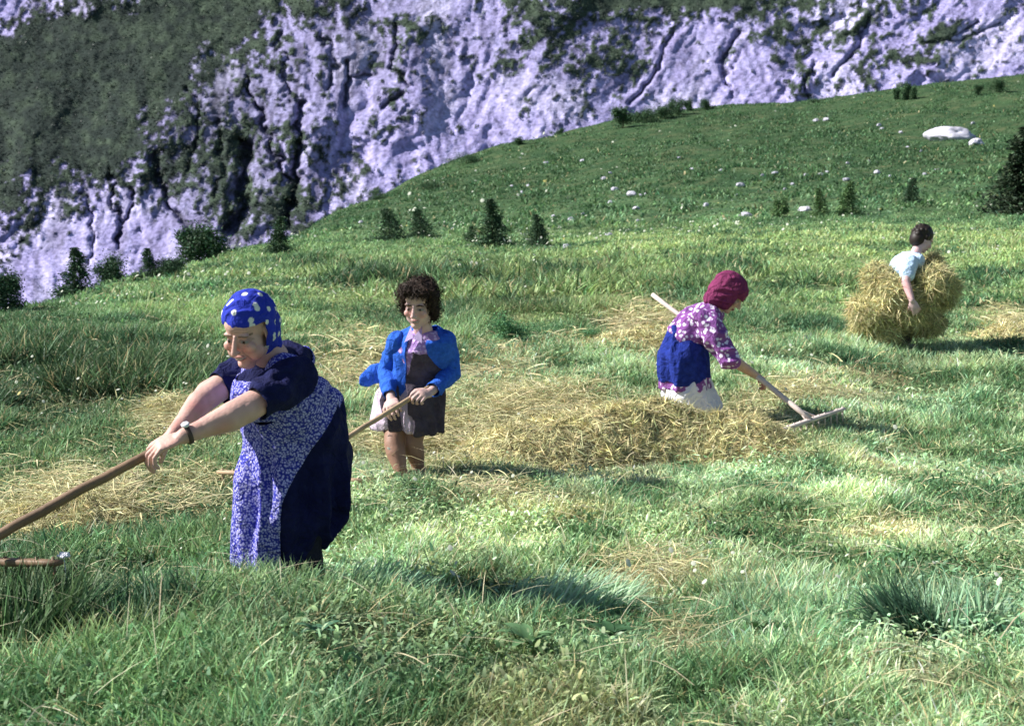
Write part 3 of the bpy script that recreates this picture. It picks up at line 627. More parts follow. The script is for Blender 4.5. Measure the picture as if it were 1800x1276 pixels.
def shell(src, off, keep, thick=.004):
    """cloth layer lying on another surface: faces of it that pass the test, lifted and given thickness"""
    co, nr = normals(src); bm = bmesh.new(); bm.from_mesh(src); bm.verts.ensure_lookup_table()
    k = keep(co, nr)
    for v in bm.verts: v.co += Vector(nr[v.index])*off
    dead = [f for f in bm.faces if not all(k[v.index] for v in f.verts)]
    bmesh.ops.delete(bm, geom=dead, context='FACES')
    # smooth the cut line
    for _ in range(6):
        bv = [v for v in bm.verts if v.is_boundary]; new = {}
        for v in bv:
            nb = [e.other_vert(v) for e in v.link_edges if e.is_boundary]
            if len(nb) == 2: new[v] = v.co*.4+(nb[0].co+nb[1].co)*.3
        for v, c in new.items(): v.co = c
    loose = [v for v in bm.verts if not v.link_faces]; bmesh.ops.delete(bm, geom=loose, context='VERTS')
    bm.normal_update(); bm.verts.ensure_lookup_table(); bm.verts.index_update()
    outer = list(bm.verts); fl = list(bm.faces)
    inner = [(v.co-v.normal*thick) for v in outer]
    bedges = [(e.verts[0].index, e.verts[1].index, e.link_faces[0]) for e in bm.edges if e.is_boundary]
    order = {}
    for a, b, fc in bedges:
        vs = [v.index for v in fc.verts]; k = vs.index(a); order[(a, b)] = vs[(k+1) % len(vs)] == b
    fidx = [[v.index for v in fc.verts][::-1] for fc in fl]
    inner = [bm.verts.new(c) for c in inner]
    for ix in fidx: bm.faces.new([inner[q] for q in ix])
    for fc in (): bm.faces.new([inner[v.index] for v in fc.verts][::-1])
    for (a, b), fw in order.items():
        if fw: a, b = b, a
        bm.faces.new((outer[a], outer[b], inner[b], inner[a]))
    me = bpy.data.meshes.new('shell'); bm.to_mesh(me); bm.free()
    me.polygons.foreach_set('use_smooth', np.ones(len(me.polygons), bool)); return me
def join(*ms):
    bm = bmesh.new()
    for m_ in ms: bm.from_mesh(m_)
    me = bpy.data.meshes.new('joined'); bm.to_mesh(me); bm.free(); me.polygons.foreach_set('use_smooth', np.ones(len(me.polygons), bool)); return me
def sleeve(pts, rads, amp=.006, seed=1, vox=.0055):
    """open ended sleeve: cut square at the last point"""
    bm = bmesh.new(); limb(bm, pts, rads); me = fuse(bm, vox, 4); displace(me, folds(amp, 13, 13, 13, seed))
    e = np.array(pts[-1]); d = np.array((Vector(pts[-1])-Vector(pts[-2])).normalized())
    return shell(me, 0, lambda co, nr: ~(((co-e)@d > 0) & (np.linalg.norm(co-e, axis=1) < rads[-1]*1.9)), .004)
def frame(fwd, up=Vector((0, 0, 1))):
    """3x3 whose -Y column looks forward: local x = right hand of viewer facing it"""
    y = -Vector(fwd).normalized(); z = Vector(up)-y*Vector(up).dot(y); z.normalize(); x = y.cross(z)
    return Matrix((x, y, z)).transposed()
def head(bm, c, M, s=1.0, old=False):
    def E(p, r): sphere(bm, Vector(c)+M@(Vector(p)*s), tuple(q*s for q in r), M)
    E((0, .015, .035), (.074, .093, .083)); E((0, -.026, -.028), (.060, .064, .086)); E((0, -.058, -.094), (.027, .026, .022))
    for q in (-1, 1):
        E((q*.038, -.008, -.066), (.024, .042, .030)); E((q*.036, -.068, -.030), (.023, .017, .019)); E((q*.027, -.077, .017), (.025, .012, .009)); E((q*.0, -.048, .042), (.056, .042, .044))
        E((q*.030, -.074, -.005), (.0135, .0135, .0125)); E((q*.075, .006, -.008), (.009, .020, .031)); E((q*.011, -.103, -.038), (.008, .009, .007))
    if old:
        for q in (-1, 1): E((q*.040, -.040, -.060), (.030, .034, .032)); E((q*.040, -.070, -.030), (.025, .018, .020))
        E((0, -.045, -.108), (.030, .030, .020)); E((0, -.114, -.038), (.013, .011, .011)); E((0, -.070, -.098), (.022, .017, .018))
    for k in range(6):
        t = k/5; E((0, -.088-.026*t, .010-.044*t), (.0075+.004*t, .010, .010))
    E((0, -.088, -.061), (.023, .010, .0055)); E((0, -.087, -.072), (.019, .010, .006)); E((0, -.083, -.05), (.018, .009, .012))
SKIN = (.58, .36, .30)
def skin_paint(me, c, M, s=1.0, base=SKIN, brow=(.16, .10, .07), extra=None, smile=False, old=False):
    co, _ = normals(me); L = (co-np.array(c))@np.array(M)/s
    col = np.tile(np.array(base), (len(co), 1)); nz = n3(co, 40, 40, 40, 3)
    col *= (1+.16*nz)[:, None]; n2_ = n3(co, 14, 14, 14, 6); col *= 1+np.clip(n2_, 0, 1)[:, None]*np.array([.10, -.22, -.22])
    x, y, z = L.T; face = (y < -.05)
    ax = np.abs(x)
    ch = face & (np.hypot(ax-.038, z+.033) < .02); col[ch] = col[ch]*[1.05, .90, .88]
    lip = face & (ax < .024-(np.abs(z+.066)*.6)) & (np.abs(z+.066) < .010); col[lip] = np.array([.40, .18, .16])
    zz = z-(7*ax**2 if smile else 0); mouth = face & (ax < (.021 if smile else .020)) & (np.abs(zz+.0675) < (.0036 if smile else .0022)); col[mouth] = [.10, .03, .03] if not smile else [.46, .40, .37]
    so = face & ((((ax-.030)/.020)**2+((z+.003)/.012)**2) < 1); col[so] = np.array(base)*.72  # eye sockets: shade painted into the skin colour
    ey = face & ((((ax-.030)/.0135)**2+((z+.005)/.0055)**2) < 1); col[ey] = [.26, .24, .23]
    ir = face & (np.hypot(ax-.030, z+.005) < .0058); col[ir] = [.03, .02, .015]
    br = face & (np.abs(z-.018+.25*np.abs(ax-.03)) < .0042) & (ax > .012) & (ax < .050); col[br] = brow
    if old:
        for zz_ in (.030, .041): w_ = face & (np.abs(z-zz_-.004*np.sin(x*90)) < .0018) & (ax < .045); col[w_] *= .74
        nl = face & (np.abs(ax-(.017+(-.040-z)*.42)) < .0028) & (z < -.036) & (z > -.082); col[nl] *= .62
        cf = face & (ax > .048) & (ax < .060) & (np.abs(np.abs(z+.004)-(ax-.046)*.35) < .0014); col[cf] *= .75
        ub = face & (np.abs(z+.019+.12*(ax-.03)) < .0022) & (ax > .016) & (ax < .046); col[ub] *= .78
    if extra: extra(co, col)
    set_col(me, col); return me
skinm = mat('skin', attr=True, rough=.55, bump=.5, bscale=70, spec=.3, bdist=.004)
[n for n in skinm.node_tree.nodes if n.type == 'BSDF_PRINCIPLED'][0].inputs['Subsurface Weight'].default_value = .08
[n for n in skinm.node_tree.nodes if n.type == 'BSDF_PRINCIPLED'][0].inputs['Subsurface Radius'].default_value = (.01, .004, .002)
def hand(bm, wrist, fwd, back, side=1, s=1.0, curl=(.7, .9, .6), spread=.10, axis=None):
    """palm from the wrist along fwd, back of hand towards 'back'; side = thumb on +S or -S; fingers curl away from 'back'"""
    f = Vector(fwd).normalized(); u = Vector(back); u = (u-f*u.dot(f)).normalized(); sd = f.cross(u)*side
    wv = Vector(wrist); A = Matrix((sd, f, u)).transposed()
    sphere(bm, wv+f*.012*s, (.027*s, .03*s, .020*s), A)
    sphere(bm, wv+f*.050*s, (.040*s, .048*s, .0155*s), A); sphere(bm, wv+f*.072*s, (.041*s, .026*s, .0145*s), A)
    sphere(bm, wv+f*.040*s+sd*.026*s-u*.008*s, (.018*s, .032*s, .016*s), A)
    lens = [(.043, .026, .020), (.047, .030, .021), (.043, .028, .020), (.034, .021, .018)]
    for k in range(4):
        off = (.030-.0205*k)*s; base = wv+f*(.088-.004*abs(k-1.2))*s+sd*off
        yaw = spread*(1.5-k); d = (f*math.cos(yaw)+sd*math.sin(yaw)).normalized(); ang = 0; p = base; pts = [p-d*.012*s, p]
        for j in range(3):
            ang += curl[j]*(1+.10*k); q = (d*math.cos(ang)-u*math.sin(ang)).normalized(); p = p+q*lens[k][j]*s; pts.append(p)
        r = .0090*s*(1-.05*k); limb(bm, pts, [r*1.05, r*1.1, r, r*.92, r*.8])
    tb = wv+f*.030*s+sd*.030*s-u*.006*s; d1 = (f*.75+sd*.55-u*.35).normalized(); d2 = (f*.75-sd*.05-u*.65).normalized(); d3 = (f*.55-sd*.45-u*.7).normalized()
    limb(bm, [tb, tb+d1*.040*s, tb+d1*.040*s+d2*.030*s, tb+d1*.040*s+d2*.030*s+d3*.022*s], [.014*s, .0115*s, .0105*s, .0085*s])
woodm = mat('ash_wood', (.42, .30, .19), .6, bump=.3, bscale=30, vary=.25, vscale=8, stretch=(1, 1, 1))
woodd = mat('dark_wood', (.20, .125, .075), .6, bump=.3, bscale=30, vary=.25, vscale=8)
woodp = mat('bleached_wood', (.62, .52, .47), .6, bump=.3, bscale=30, vary=.15, vscale=8)
def rake(base, top, bot, barL, barR, rad, m, label, teeth=13, tl=.085):
    r = root('hay_rake', base, label, 'rake', 'wooden hay rakes')
    top, bot, bl, br = map(Vector, (top, bot, barL, barR)); bm = bmesh.new()
    N = 12; sag = Vector((0, 0, .008)); d = bot-top
    tube(bm, [top+d*(k/N)+sag*math.sin(k/N*math.pi)+Vector((mnoise.noise(Vector((k*.7, 1, 1)))*.004, 0, mnoise.noise(Vector((k*.7, 5, 1)))*.004)) for k in range(N+1)], [rad*(.92+.12*k/N) for k in range(N+1)], 14)
    bm_obj('handle', bm, m, r)
    bar = (br-bl); L = bar.length; bx = bar.normalized(); up = Vector((0, 0, 1)); up = (up-bx*up.dot(bx)).normalized(); dp = bx.cross(up)
    bm = bmesh.new(); loft(bm, [(bl+bx*L*t, up*.013*(1-.35*abs(2*t-1)**3), dp*.021*(1-.3*abs(2*t-1)**3)) for t in np.linspace(0, 1, 15)], 12, 3.5)
    bm_obj('head_bar', bm, m, r)
    hd = (bot-top).normalized(); mid = bl.lerp(br, .5)
    for q in (-1, 1):                      # split braces from handle to bar
        bm = bmesh.new(); a = bot-hd*.13; tube(bm, [a, (a+mid+bx*q*.05)/2, mid+bx*q*.075*L/.8], [rad*.45, rad*.42, rad*.38], 8); bm_obj('brace', bm, m, r)
    for k in range(teeth):
        bm = bmesh.new(); p = bl+bx*L*(.03+.94*k/(teeth-1)); td = (-up*.95-hd*.0).normalized()
        tube(bm, [p+up*.018, p+td*tl*.5, p+td*tl], [.0055, .0055, .003], 7); bm_obj('tooth', bm, m, r)
    return r
navy = mat('navy_cotton', (.010, .012, .060), .9, bump=.35, bscale=160, vary=.25, vscale=25, spec=.15)
def axis_dist(co, a, b):
    a = np.array(a); b = np.array(b); d = b-a; t = np.clip(((co-a)@d)/(d@d), 0, 1); return np.linalg.norm(co-a-t[:, None]*d, axis=1)
def V3(v): return np.array(v)
X, Yv, Zv = Vector((1, 0, 0)), Vector((0, 1, 0)), Vector((0, 0, 1))
def feet(bm, ankle, fwd, s=1.0, r=.04):
    f = Vector((fwd[0], fwd[1], 0)).normalized(); A = Matrix((f.cross(Zv), f, Zv)).transposed()
    sphere(bm, Vector(ankle)+f*.06*s-Zv*.045*s, (.042*s, .125*s, .036*s), A); sphere(bm, Vector(ankle)-f*.02*s-Zv*.035*s, (.036*s, .045*s, .045*s), A)

# ================================================================== woman in the dotted scarf
def woman_one():
    Y0 = 5.0
    W = lambda px, py, d=0: P(px, py, Y0+d)
    base = G(520, 5.05); r = root('person', base, 'elderly woman in dotted blue headscarf and blue print apron raking hay, nearest the camera', 'person')
    f = Vector((-.80, -.60, 0)).normalized(); left = Vector((.60, -.80, 0))
    pelvis = W(540, 800, .08); chest = W(505, 690, -.08); neck = W(478, 628, -.14)
    hc = W(437, 580, -.24)
    shL, elL, wrL = W(517, 666, -.26), W(432, 722, -.40), W(324, 766, -.50)
    shR, elR, wrR = W(445, 648, .06), W(366, 690, -.06), W(306, 762, -.34)
    hfwd = Vector((-.36, -.86, -.38)).normalized(); HM = frame(hfwd, Vector((.04, 0, 1)))
    hs = .95
    # ---- body
    bm = bmesh.new(); head(bm, hc, HM, hs, True)
    limb(bm, [hc+HM@Vector((0, .02, -.05)), neck], [.052, .058])
    loft(bm, [(W(490, 650, -.1), left*.13, f*.06), (chest, left*.13, f*.10), (W(525, 750, .02), left*.135, f*.11), (pelvis, left*.155, f*.13), (W(545, 850, .1), left*.15, f*.11)], 24)
    limb(bm, [shL, elL, wrL], [.048, .043, .026]); limb(bm, [shR, elR, wrR], [.048, .043, .026])
    limb(bm, [shL.lerp(elL, .55), elL.lerp(wrL, .25), elL.lerp(wrL, .65)], [.046, .048, .034])
    limb(bm, [shR.lerp(elR, .55), elR.lerp(wrR, .28), elR.lerp(wrR, .6)], [.046, .044, .035])
    pd = (W(0, 940, -.72)-W(300, 781, -.46)).normalized()                      # run of the rake handle
    # hands: knuckles up, fingers folding over the pole
    hand(bm, wrL, (W(262, 790, -.52)-wrL), Vector((-.30, -.42, .85)), 1, 1.0, (.42, .55, .45), .10)
    hand(bm, wrR, (W(250, 795, -.40)-wrR), Vector((-.2, .1, 1)), -1, .98, (.55, .65, .5), .08)
    gL = G(545, 5.0); gR = G(490, 5.2)
    for hip, g, k in ((W(560, 840, .02), G(548, 4.97), 0), (W(520, 840, .18), G(492, 5.22), 1)):
        kn = hip.lerp(g, .5)+f*.05; an = Vector((g.x, g.y, g.z+.07)); limb(bm, [hip, kn, kn.lerp(an, .35), an], [.085, .058, .056, .036]); feet(bm, an, f)
    me = fuse(bm, .0033, 2, .5)
    skin_paint(me, hc, HM, hs, (.60, .37, .31), (.22, .15, .11), None, True, True)
    link('body', me, skinm, r)
    # ---- dress with short sleeves
    bm = bmesh.new()
    loft(bm, [(W(480, 630, -.12), left*.10, f*.06), (W(490, 652, -.10), left*.165, f*.095), (W(505, 700, -.06), left*.165, f*.15), (W(518, 745, .0), left*.175, f*.155),
              (W(526, 790, .05), left*.19, f*.180), (W(523, 840, .06), left*.195, f*.195), (W(519, 885, .06), left*.20, f*.195+Zv*-.02), (W(508, 930, .06), left*.18, f*.175+Zv*-.05), (W(500, 962, .06), left*.165, f*.16+Zv*-.06)], 40, 2.2)
    sphere(bm, W(506, 634, .02), (.085, .09, .052)); sphere(bm, W(488, 624, -.06), (.056, .07, .042)); sphere(bm, W(470, 690, -.16), (.10, .09, .085)); sphere(bm, W(562, 800, .12), (.11, .11, .12)); sphere(bm, W(582, 745, .08), (.05, .07, .11))
    me = fuse(bm, .0065, 6, .5)
    displace(me, lambda co, nr: folds(.034, 15, 15, 2.2, 2.0)(co, nr)*ss(W(500, 745).z, W(500, 850).z, co[:, 2])+folds(.020, 11, 11, 8, 5.0)(co, nr)*ss(W(500, 800).z, W(500, 740).z, co[:, 2]))
    dress = me; slv = [sleeve([a-(b-a)*.04, a.lerp(b, .35), a.lerp(b, .80)], [.064, .064, .056], .014, k) for k, (a, b) in enumerate(((shL, elL), (shR, elR)))]
    link('dress', join(shell(dress, 0, lambda co, nr: ~(nr[:, 2] < -.85), .004), *slv), navy, r)
    # ---- print pinafore apron over it
    ap = print_mat('blue_sprig_print', (.034, .040, .34), (.52, .50, .86), 120, .50, .90)
    hemcut = W(500, 985)
    def apk(co, nr):
        k = np.ones(len(co), bool)
        for a, b in ((shL, elL), (shR, elR)):
            k &= axis_dist(co, V3(a.lerp(b, -.04)), V3(b)) > .060
        rel = co-V3(neck); u = rel@V3(left)
        zn = co[:, 2]; ztop = W(480, 660).z
        k &= ~((zn > ztop) & (np.abs(u) < .045))                       # neck opening between the straps
        k &= ~((zn > W(480, 635).z) & (np.abs(u) < .060)) & (zn < W(480, 612).z)
        k &= ~(((nr@V3(f)) < -.55) & (zn < W(500, 770).z))             # open at the back
        tq = ss(W(500, 690).z, W(500, 960).z, zn); xb = W(600, 690).x*(1-tq)+W(508, 960).x*tq - .05*np.sin(tq*3.1)
        k &= (nr[:, 2] > -.85) & (co[:, 0] < xb)
        return k
    link('apron', shell(dress, .008, apk, .003), ap, r)
    # stockings
    bm = bmesh.new()
    for hip, g in ((W(560, 840, .02), G(548, 4.97)), (W(520, 840, .18), G(492, 5.22))):
        kn = hip.lerp(g, .5)+f*.05; an = Vector((g.x, g.y, g.z+.07)); limb(bm, [hip.lerp(kn, .8), kn, kn.lerp(an, .35), an], [.075, .066, .063, .043]); feet(bm, an, f, 1.1)
    link('stockings', fuse(bm, .006, 3), mat('black_wool', (.018, .018, .030), .95, bump=.3, bscale=150), r)
    # ---- headscarf
    sc = mat('dotted_scarf', attr=True, rough=.85, bump=.3, bscale=120, spec=.2, bdist=.004)
    bm = bmesh.new()
    E = lambda p, q: sphere(bm, hc+HM@(Vector(p)*hs), tuple(a*hs for a in q), HM)
    E((0, .022, .045), (.089, .108, .090)); E((0, .014, -.004), (.094, .062, .085)); E((0, .040, -.06), (.078, .062, .065)); E((0, .070, -.085), (.070, .055, .055)); E((0, .058, -.015), (.085, .082, .095)); E((0, .095, -.055), (.040, .034, .034)); E((.0, .06, -.075), (.060, .05, .045))
    E((-.01, .115, -.085), (.022, .020, .018)); E((-.03, .118, -.115), (.020, .010, .032)); E((.018, .120, -.12), (.018, .010, .036))
    me = fuse(bm, .0032, 5); displace(me, folds(.0045, 9, 24, 24, 4))
    def sk(co, nr):
        L = (co-V3(hc))@np.array(HM)/hs; x, y, z = L.T
        return ~((y < -.016) & (z < .046)) & (z > -.13)
    me = shell(me, 0, sk, .003)
    co, _ = normals(me); L = (co-V3(hc))@np.array(HM); L = L-np.array([0, .03, .02]); un = L/np.linalg.norm(L, axis=1)[:, None]
    n = 46; k = np.arange(n)+.5; ph = np.arccos(1-2*k/n); th = np.pi*(1+5**.5)*k; dots = np.stack([np.cos(th)*np.sin(ph), np.sin(th)*np.sin(ph), np.cos(ph)], -1)
    dots = np.concatenate([dots, dots+np.array([0, 0, -.17])*(np.arange(n) % 2)[:, None]]); dots /= np.linalg.norm(dots, axis=1)[:, None]
    dd = np.arccos(np.clip(un@dots.T, -1, 1)).min(1)
    col = np.where((dd < .088)[:, None], np.array([.80, .80, .74]), np.array([.022, .040, .42])); set_col(me, col)
    link('headscarf', me, sc, r)
    # ---- watch
    bm = bmesh.new(); d = (wrL-elL).normalized(); c = wrL-d*.012; u = Vector((-.2, -.5, .9)); u = (u-d*u.dot(d)).normalized(); s = d.cross(u)
    loft(bm, [(c+d*t, u*.033, s*.033) for t in (-.007, .007)], 24); wb = mat('watch_strap', (.08, .05, .04), .6)
    wt = bm_obj('wristwatch', bm, wb, r)
    bm = bmesh.new(); c2 = c+u*.034; loft(bm, [(c2, d*.013, s*.013), (c2+u*.006, d*.014, s*.014), (c2+u*.009, d*.011, s*.011)], 20)
    me = _tmp(bm); me.transform(Matrix.Translation(-base)); me.materials.append(mat('watch_face', (.85, .85, .88), .25, spec=.8)); o = bpy.data.objects.new('dial', me); COL.objects.link(o); o.parent = wt
    top = W(352, 752, -.40); hit = W(-78, 984, -.78)
    rake(G(-78, 4.25), top, hit, P(-230, 985, 4.62), P(105, 989, 4.18), .0165, woodd, 'dark handled wooden hay rake held by the woman in the dotted scarf')
woman_one()

# ================================================================== dark haired woman in blue cardigan
def woman_two():
    Y0 = 7.5
    W = lambda px, py, d=0: P(px, py, Y0+d)
    base = G(715, 7.5); r = root('person', base, 'dark haired woman in bright blue cardigan and pale skirt leaning over her rake', 'person')
    f = Vector((-.50, -.86, 0)).normalized(); left = Vector((.86, -.50, 0))
    pelvis = W(718, 690, .12); chest = W(742, 615, .0); neck = W(744, 582, -.06); hc = W(736, 534, -.12)
    shR, elR, wrR = W(700, 600, .0), W(681, 654, .10), W(687, 700, -.13)
    shL, elL, wrL = W(783, 598, .0), W(793, 655, .05), W(757, 689, -.17)
    hfwd = Vector((-.20, -.93, -.24)).normalized(); HM = frame(hfwd, Vector((.04, 0, 1))); hs = 1.03
    bm = bmesh.new(); head(bm, hc, HM, hs); limb(bm, [hc+HM@Vector((0, .02, -.05)), neck], [.046, .050])
    loft(bm, [(W(744, 590, -.02), left*.14, f*.06), (chest, left*.14, f*.095), (W(732, 655, .08), left*.12, f*.09), (pelvis, left*.15, f*.11), (W(715, 720, .12), left*.13, f*.10)], 24)
    limb(bm, [shR, elR, wrR], [.045, .036, .023]); limb(bm, [shL, elL, wrL], [.045, .036, .023])
    pole_t, pole_b = W(762, 676, -.12), P(510, 835, 6.76); pdir = (pole_b-pole_t).normalized()
    hand(bm, wrR, (W(692, 722, -.25)-wrR), Vector((-.2, -.75, .65)), 1, .95, (.6, .9, .7), .09)
    hand(bm, wrL, (W(730, 694, -.28)-wrL), Vector((.3, -.5, .8)), 1, .95, (.7, 1.0, .7), .07)
    for hip, g in ((W(700, 715, .12), G(704, 7.42)), (W(735, 712, .08), G(735, 7.55))):
        kn = hip.lerp(g, .48)+f*.05; an = Vector((g.x, g.y, g.z+.07)); limb(bm, [hip, kn, kn.lerp(an, .35), an], [.078, .052, .053, .034]); feet(bm, an, f)
    me = fuse(bm, .0042, 2); skin_paint(me, hc, HM, hs, (.60, .40, .36), (.05, .03, .02), smile=True, extra=lambda co, col: col.__setitem__(co[:, 2] < W(0, 745).z, np.array([.30, .17, .12]))); link('body', me, skinm, r)
    # blouse
    bm = bmesh.new()
    loft(bm, [(W(745, 582, -.05), left*.06, f*.055), (W(744, 594, -.02), left*.145, f*.08), (chest, left*.155, f*.125), (W(735, 645, .05), left*.14, f*.115), (W(728, 668, .09), left*.145, f*.12)], 28)
    me = fuse(bm, .006, 4); displace(me, folds(.004, 14, 14, 8, 1)); bl = print_mat('lilac_print', (.36, .22, .50), (.64, .48, .76), 50, .55, .72)
    link('blouse', me, bl, r); 
    # collar wings
    bm = bmesh.new()
    for q in (-1, 1):
        c = neck+f*.062; a = c+left*q*.035+Zv*.030; b = c+left*q*.055-Zv*.055+f*.035; d = c-Zv*.030+f*.035; vs = [bm.verts.new(v) for v in (a, b, d)]; bm.faces.new(vs)
    bmesh.ops.solidify(bm, geom=bm.faces[:], thickness=.006); bm_obj('collar', bm, mat('lilac_cotton', (.62, .50, .74), .85), r, False)
    # skirt
    bm = bmesh.new()
    loft(bm, [(W(728, 664, .1), left*.135, f*.115), (W(718, 690, .12), left*.165, f*.15), (W(714, 715, .12), left*.175, f*.155), (W(712, 740, .10), left*.18, f*.155), (W(712, 753, .10), left*.18, f*.15)], 36)
    me = fuse(bm, .006, 4); displace(me, folds(.022, 15, 15, 2.5, 6)); skm = mat('pale_pink_cotton', (.62, .50, .62), .9, bump=.3, bscale=120, spec=.1)
    skirt = me
    def nohem(co, nr): return ~((nr[:, 2] < -.75))
    link('skirt', shell(skirt, 0, nohem, .003), skm, r)
    # dark layer added for the shade on blouse front and skirt front
    dk = mat('shaded_front_cotton', (.075, .060, .080), .95, bump=.3, bscale=140, vary=.25, vscale=20, spec=.1)
    bm = bmesh.new()
    loft(bm, [(W(742, 614, .0), left*.14, f*.128), (W(740, 628, .02), left*.15, f*.130), (W(735, 645, .05), left*.148, f*.125), (W(729, 665, .09), left*.150, f*.132), (W(719, 690, .12), left*.182, f*.172), (W(716, 715, .12), left*.196, f*.180), (W(716, 745, .10), left*.200, f*.182), (W(716, 757, .10), left*.200, f*.180)], 36)
    me = fuse(bm, .006, 4); displace(me, lambda co, nr: folds(.022, 15, 15, 2.5, 6)(co, nr)*ss(W(0, 665).z, W(0, 700).z, co[:, 2])+.004*n3(co, 14, 14, 14, 2))
    def front_keep(co, nr):
        fr = nr@V3((f*.75+left*.66).normalized()); return (fr > .10) & (nr[:, 0] > -.35) & (nr[:, 2] > -.75) & (nr[:, 2] < .85)
    link('shaded_front', shell(me, .002, front_keep, .003), dk, r)
    # cardigan
    bm = bmesh.new()
    loft(bm, [(W(746, 574, .02), left*.075, f*.06), (W(746, 586, .01), left*.150, f*.09), (W(744, 600, .01), left*.185, f*.125), (W(743, 620, .03), left*.175, f*.150), (W(737, 648, .07), left*.160, f*.145), (W(728, 678, .11), left*.170, f*.16), (W(722, 694, .13), left*.175, f*.165)], 32)
    loft(bm, [(W(694, 652, .24), Zv*.070, f*.045), (W(670, 656, .27), Zv*.062, f*.035), (W(650, 661, .28), Zv*.052, f*.026), (W(634, 668, .27), Zv*.030, f*.018)], 24)
    me = fuse(bm, .0055, 5); displace(me, folds(.008, 13, 13, 8, 8)); cg = mat('blue_wool', (.035, .13, .60), .95, bump=.6, bscale=130, vary=.2, vscale=40, spec=.1)
    slv = [sleeve([a, a.lerp(b, .5), b, b.lerp(c, .5), c-(c-b)*.08], [.054, .051, .048, .043, .035], .009, k+3) for k, (a, b, c) in enumerate(((shR, elR, wrR), (shL, elL, wrL)))]
    def cut(co, nr):
        u = (co-V3(neck))@V3(left); low = ss(neck.z, W(0, 690).z, co[:, 2])
        open_ = (nr@V3(f) > .05) & (u > -.045-.045*low) & (u < .045+.035*low)
        tail = np.linalg.norm(co-V3(W(662, 660, .27)), axis=1) < .13
        return ~open_ & ((nr[:, 2] > -.8) | tail)
    link('cardigan', join(shell(me, 0, cut, .005), *slv), cg, r)
    # hair: curly dark bob
    bm = bmesh.new(); E = lambda p, q: sphere(bm, hc+HM@(Vector(p)*hs), tuple(a*hs for a in q), HM)
    E((0, .030, .052), (.080, .097, .074)); E((0, .060, -.01), (.080, .075, .092)); E((-.068, .01, .02), (.026, .050, .06)); E((.068, .01, .02), (.026, .055, .065)); E((.070, .03, -.05), (.028, .04, .045)); E((-.068, .03, -.03), (.024, .04, .04))
    E((.03, -.06, .082), (.05, .04, .026)); E((-.035, -.055, .082), (.05, .04, .026))
    for k in range(60):
        a = random.uniform(0, 6.28); b = random.uniform(-.3, 1.4); d = Vector((math.cos(a)*math.cos(b), math.sin(a)*math.cos(b), math.sin(b)))
        if d.y < -.55 and d.z < .75: continue
        E((d.x*.074, .03+d.y*.086, .035+d.z*.070), (.017, .017, .017))
    me = fuse(bm, .005, 1); co, nr = normals(me)
    hairm = mat('dark_brown_hair', attr=True, rough=.65, spec=.2)
    set_col(me, jitter(np.tile([.022, .014, .010], (len(co), 1)), .2, .05))
    n = 2600; i = rng.integers(0, len(co), n); L = ((co[i]-V3(hc))@np.array(HM)); ok = ~((L[:, 1] < -.06) & (L[:, 2] < .03)); i = i[ok]; n = len(i)
    st = strands_on(co[i], nr[i], n*2, .045, .004, .7); a = np.array(jitter(np.tile([.028, .016, .011], (len(st.vertices), 1)), .5, .05), np.float32)
    c4 = np.ones((len(a), 4), np.float32); c4[:, :3] = a; st.attributes['Col'].data.foreach_set('color', c4.ravel())
    link('hair', merge_np('hair', [me, st], hairm), hairm, r)
    rake(P(510, 860, 6.76), pole_t, pole_b, P(384, 829, 7.0), P(638, 845, 6.52), .0135, woodm, 'wooden hay rake held by the woman in the blue cardigan')
woman_two()

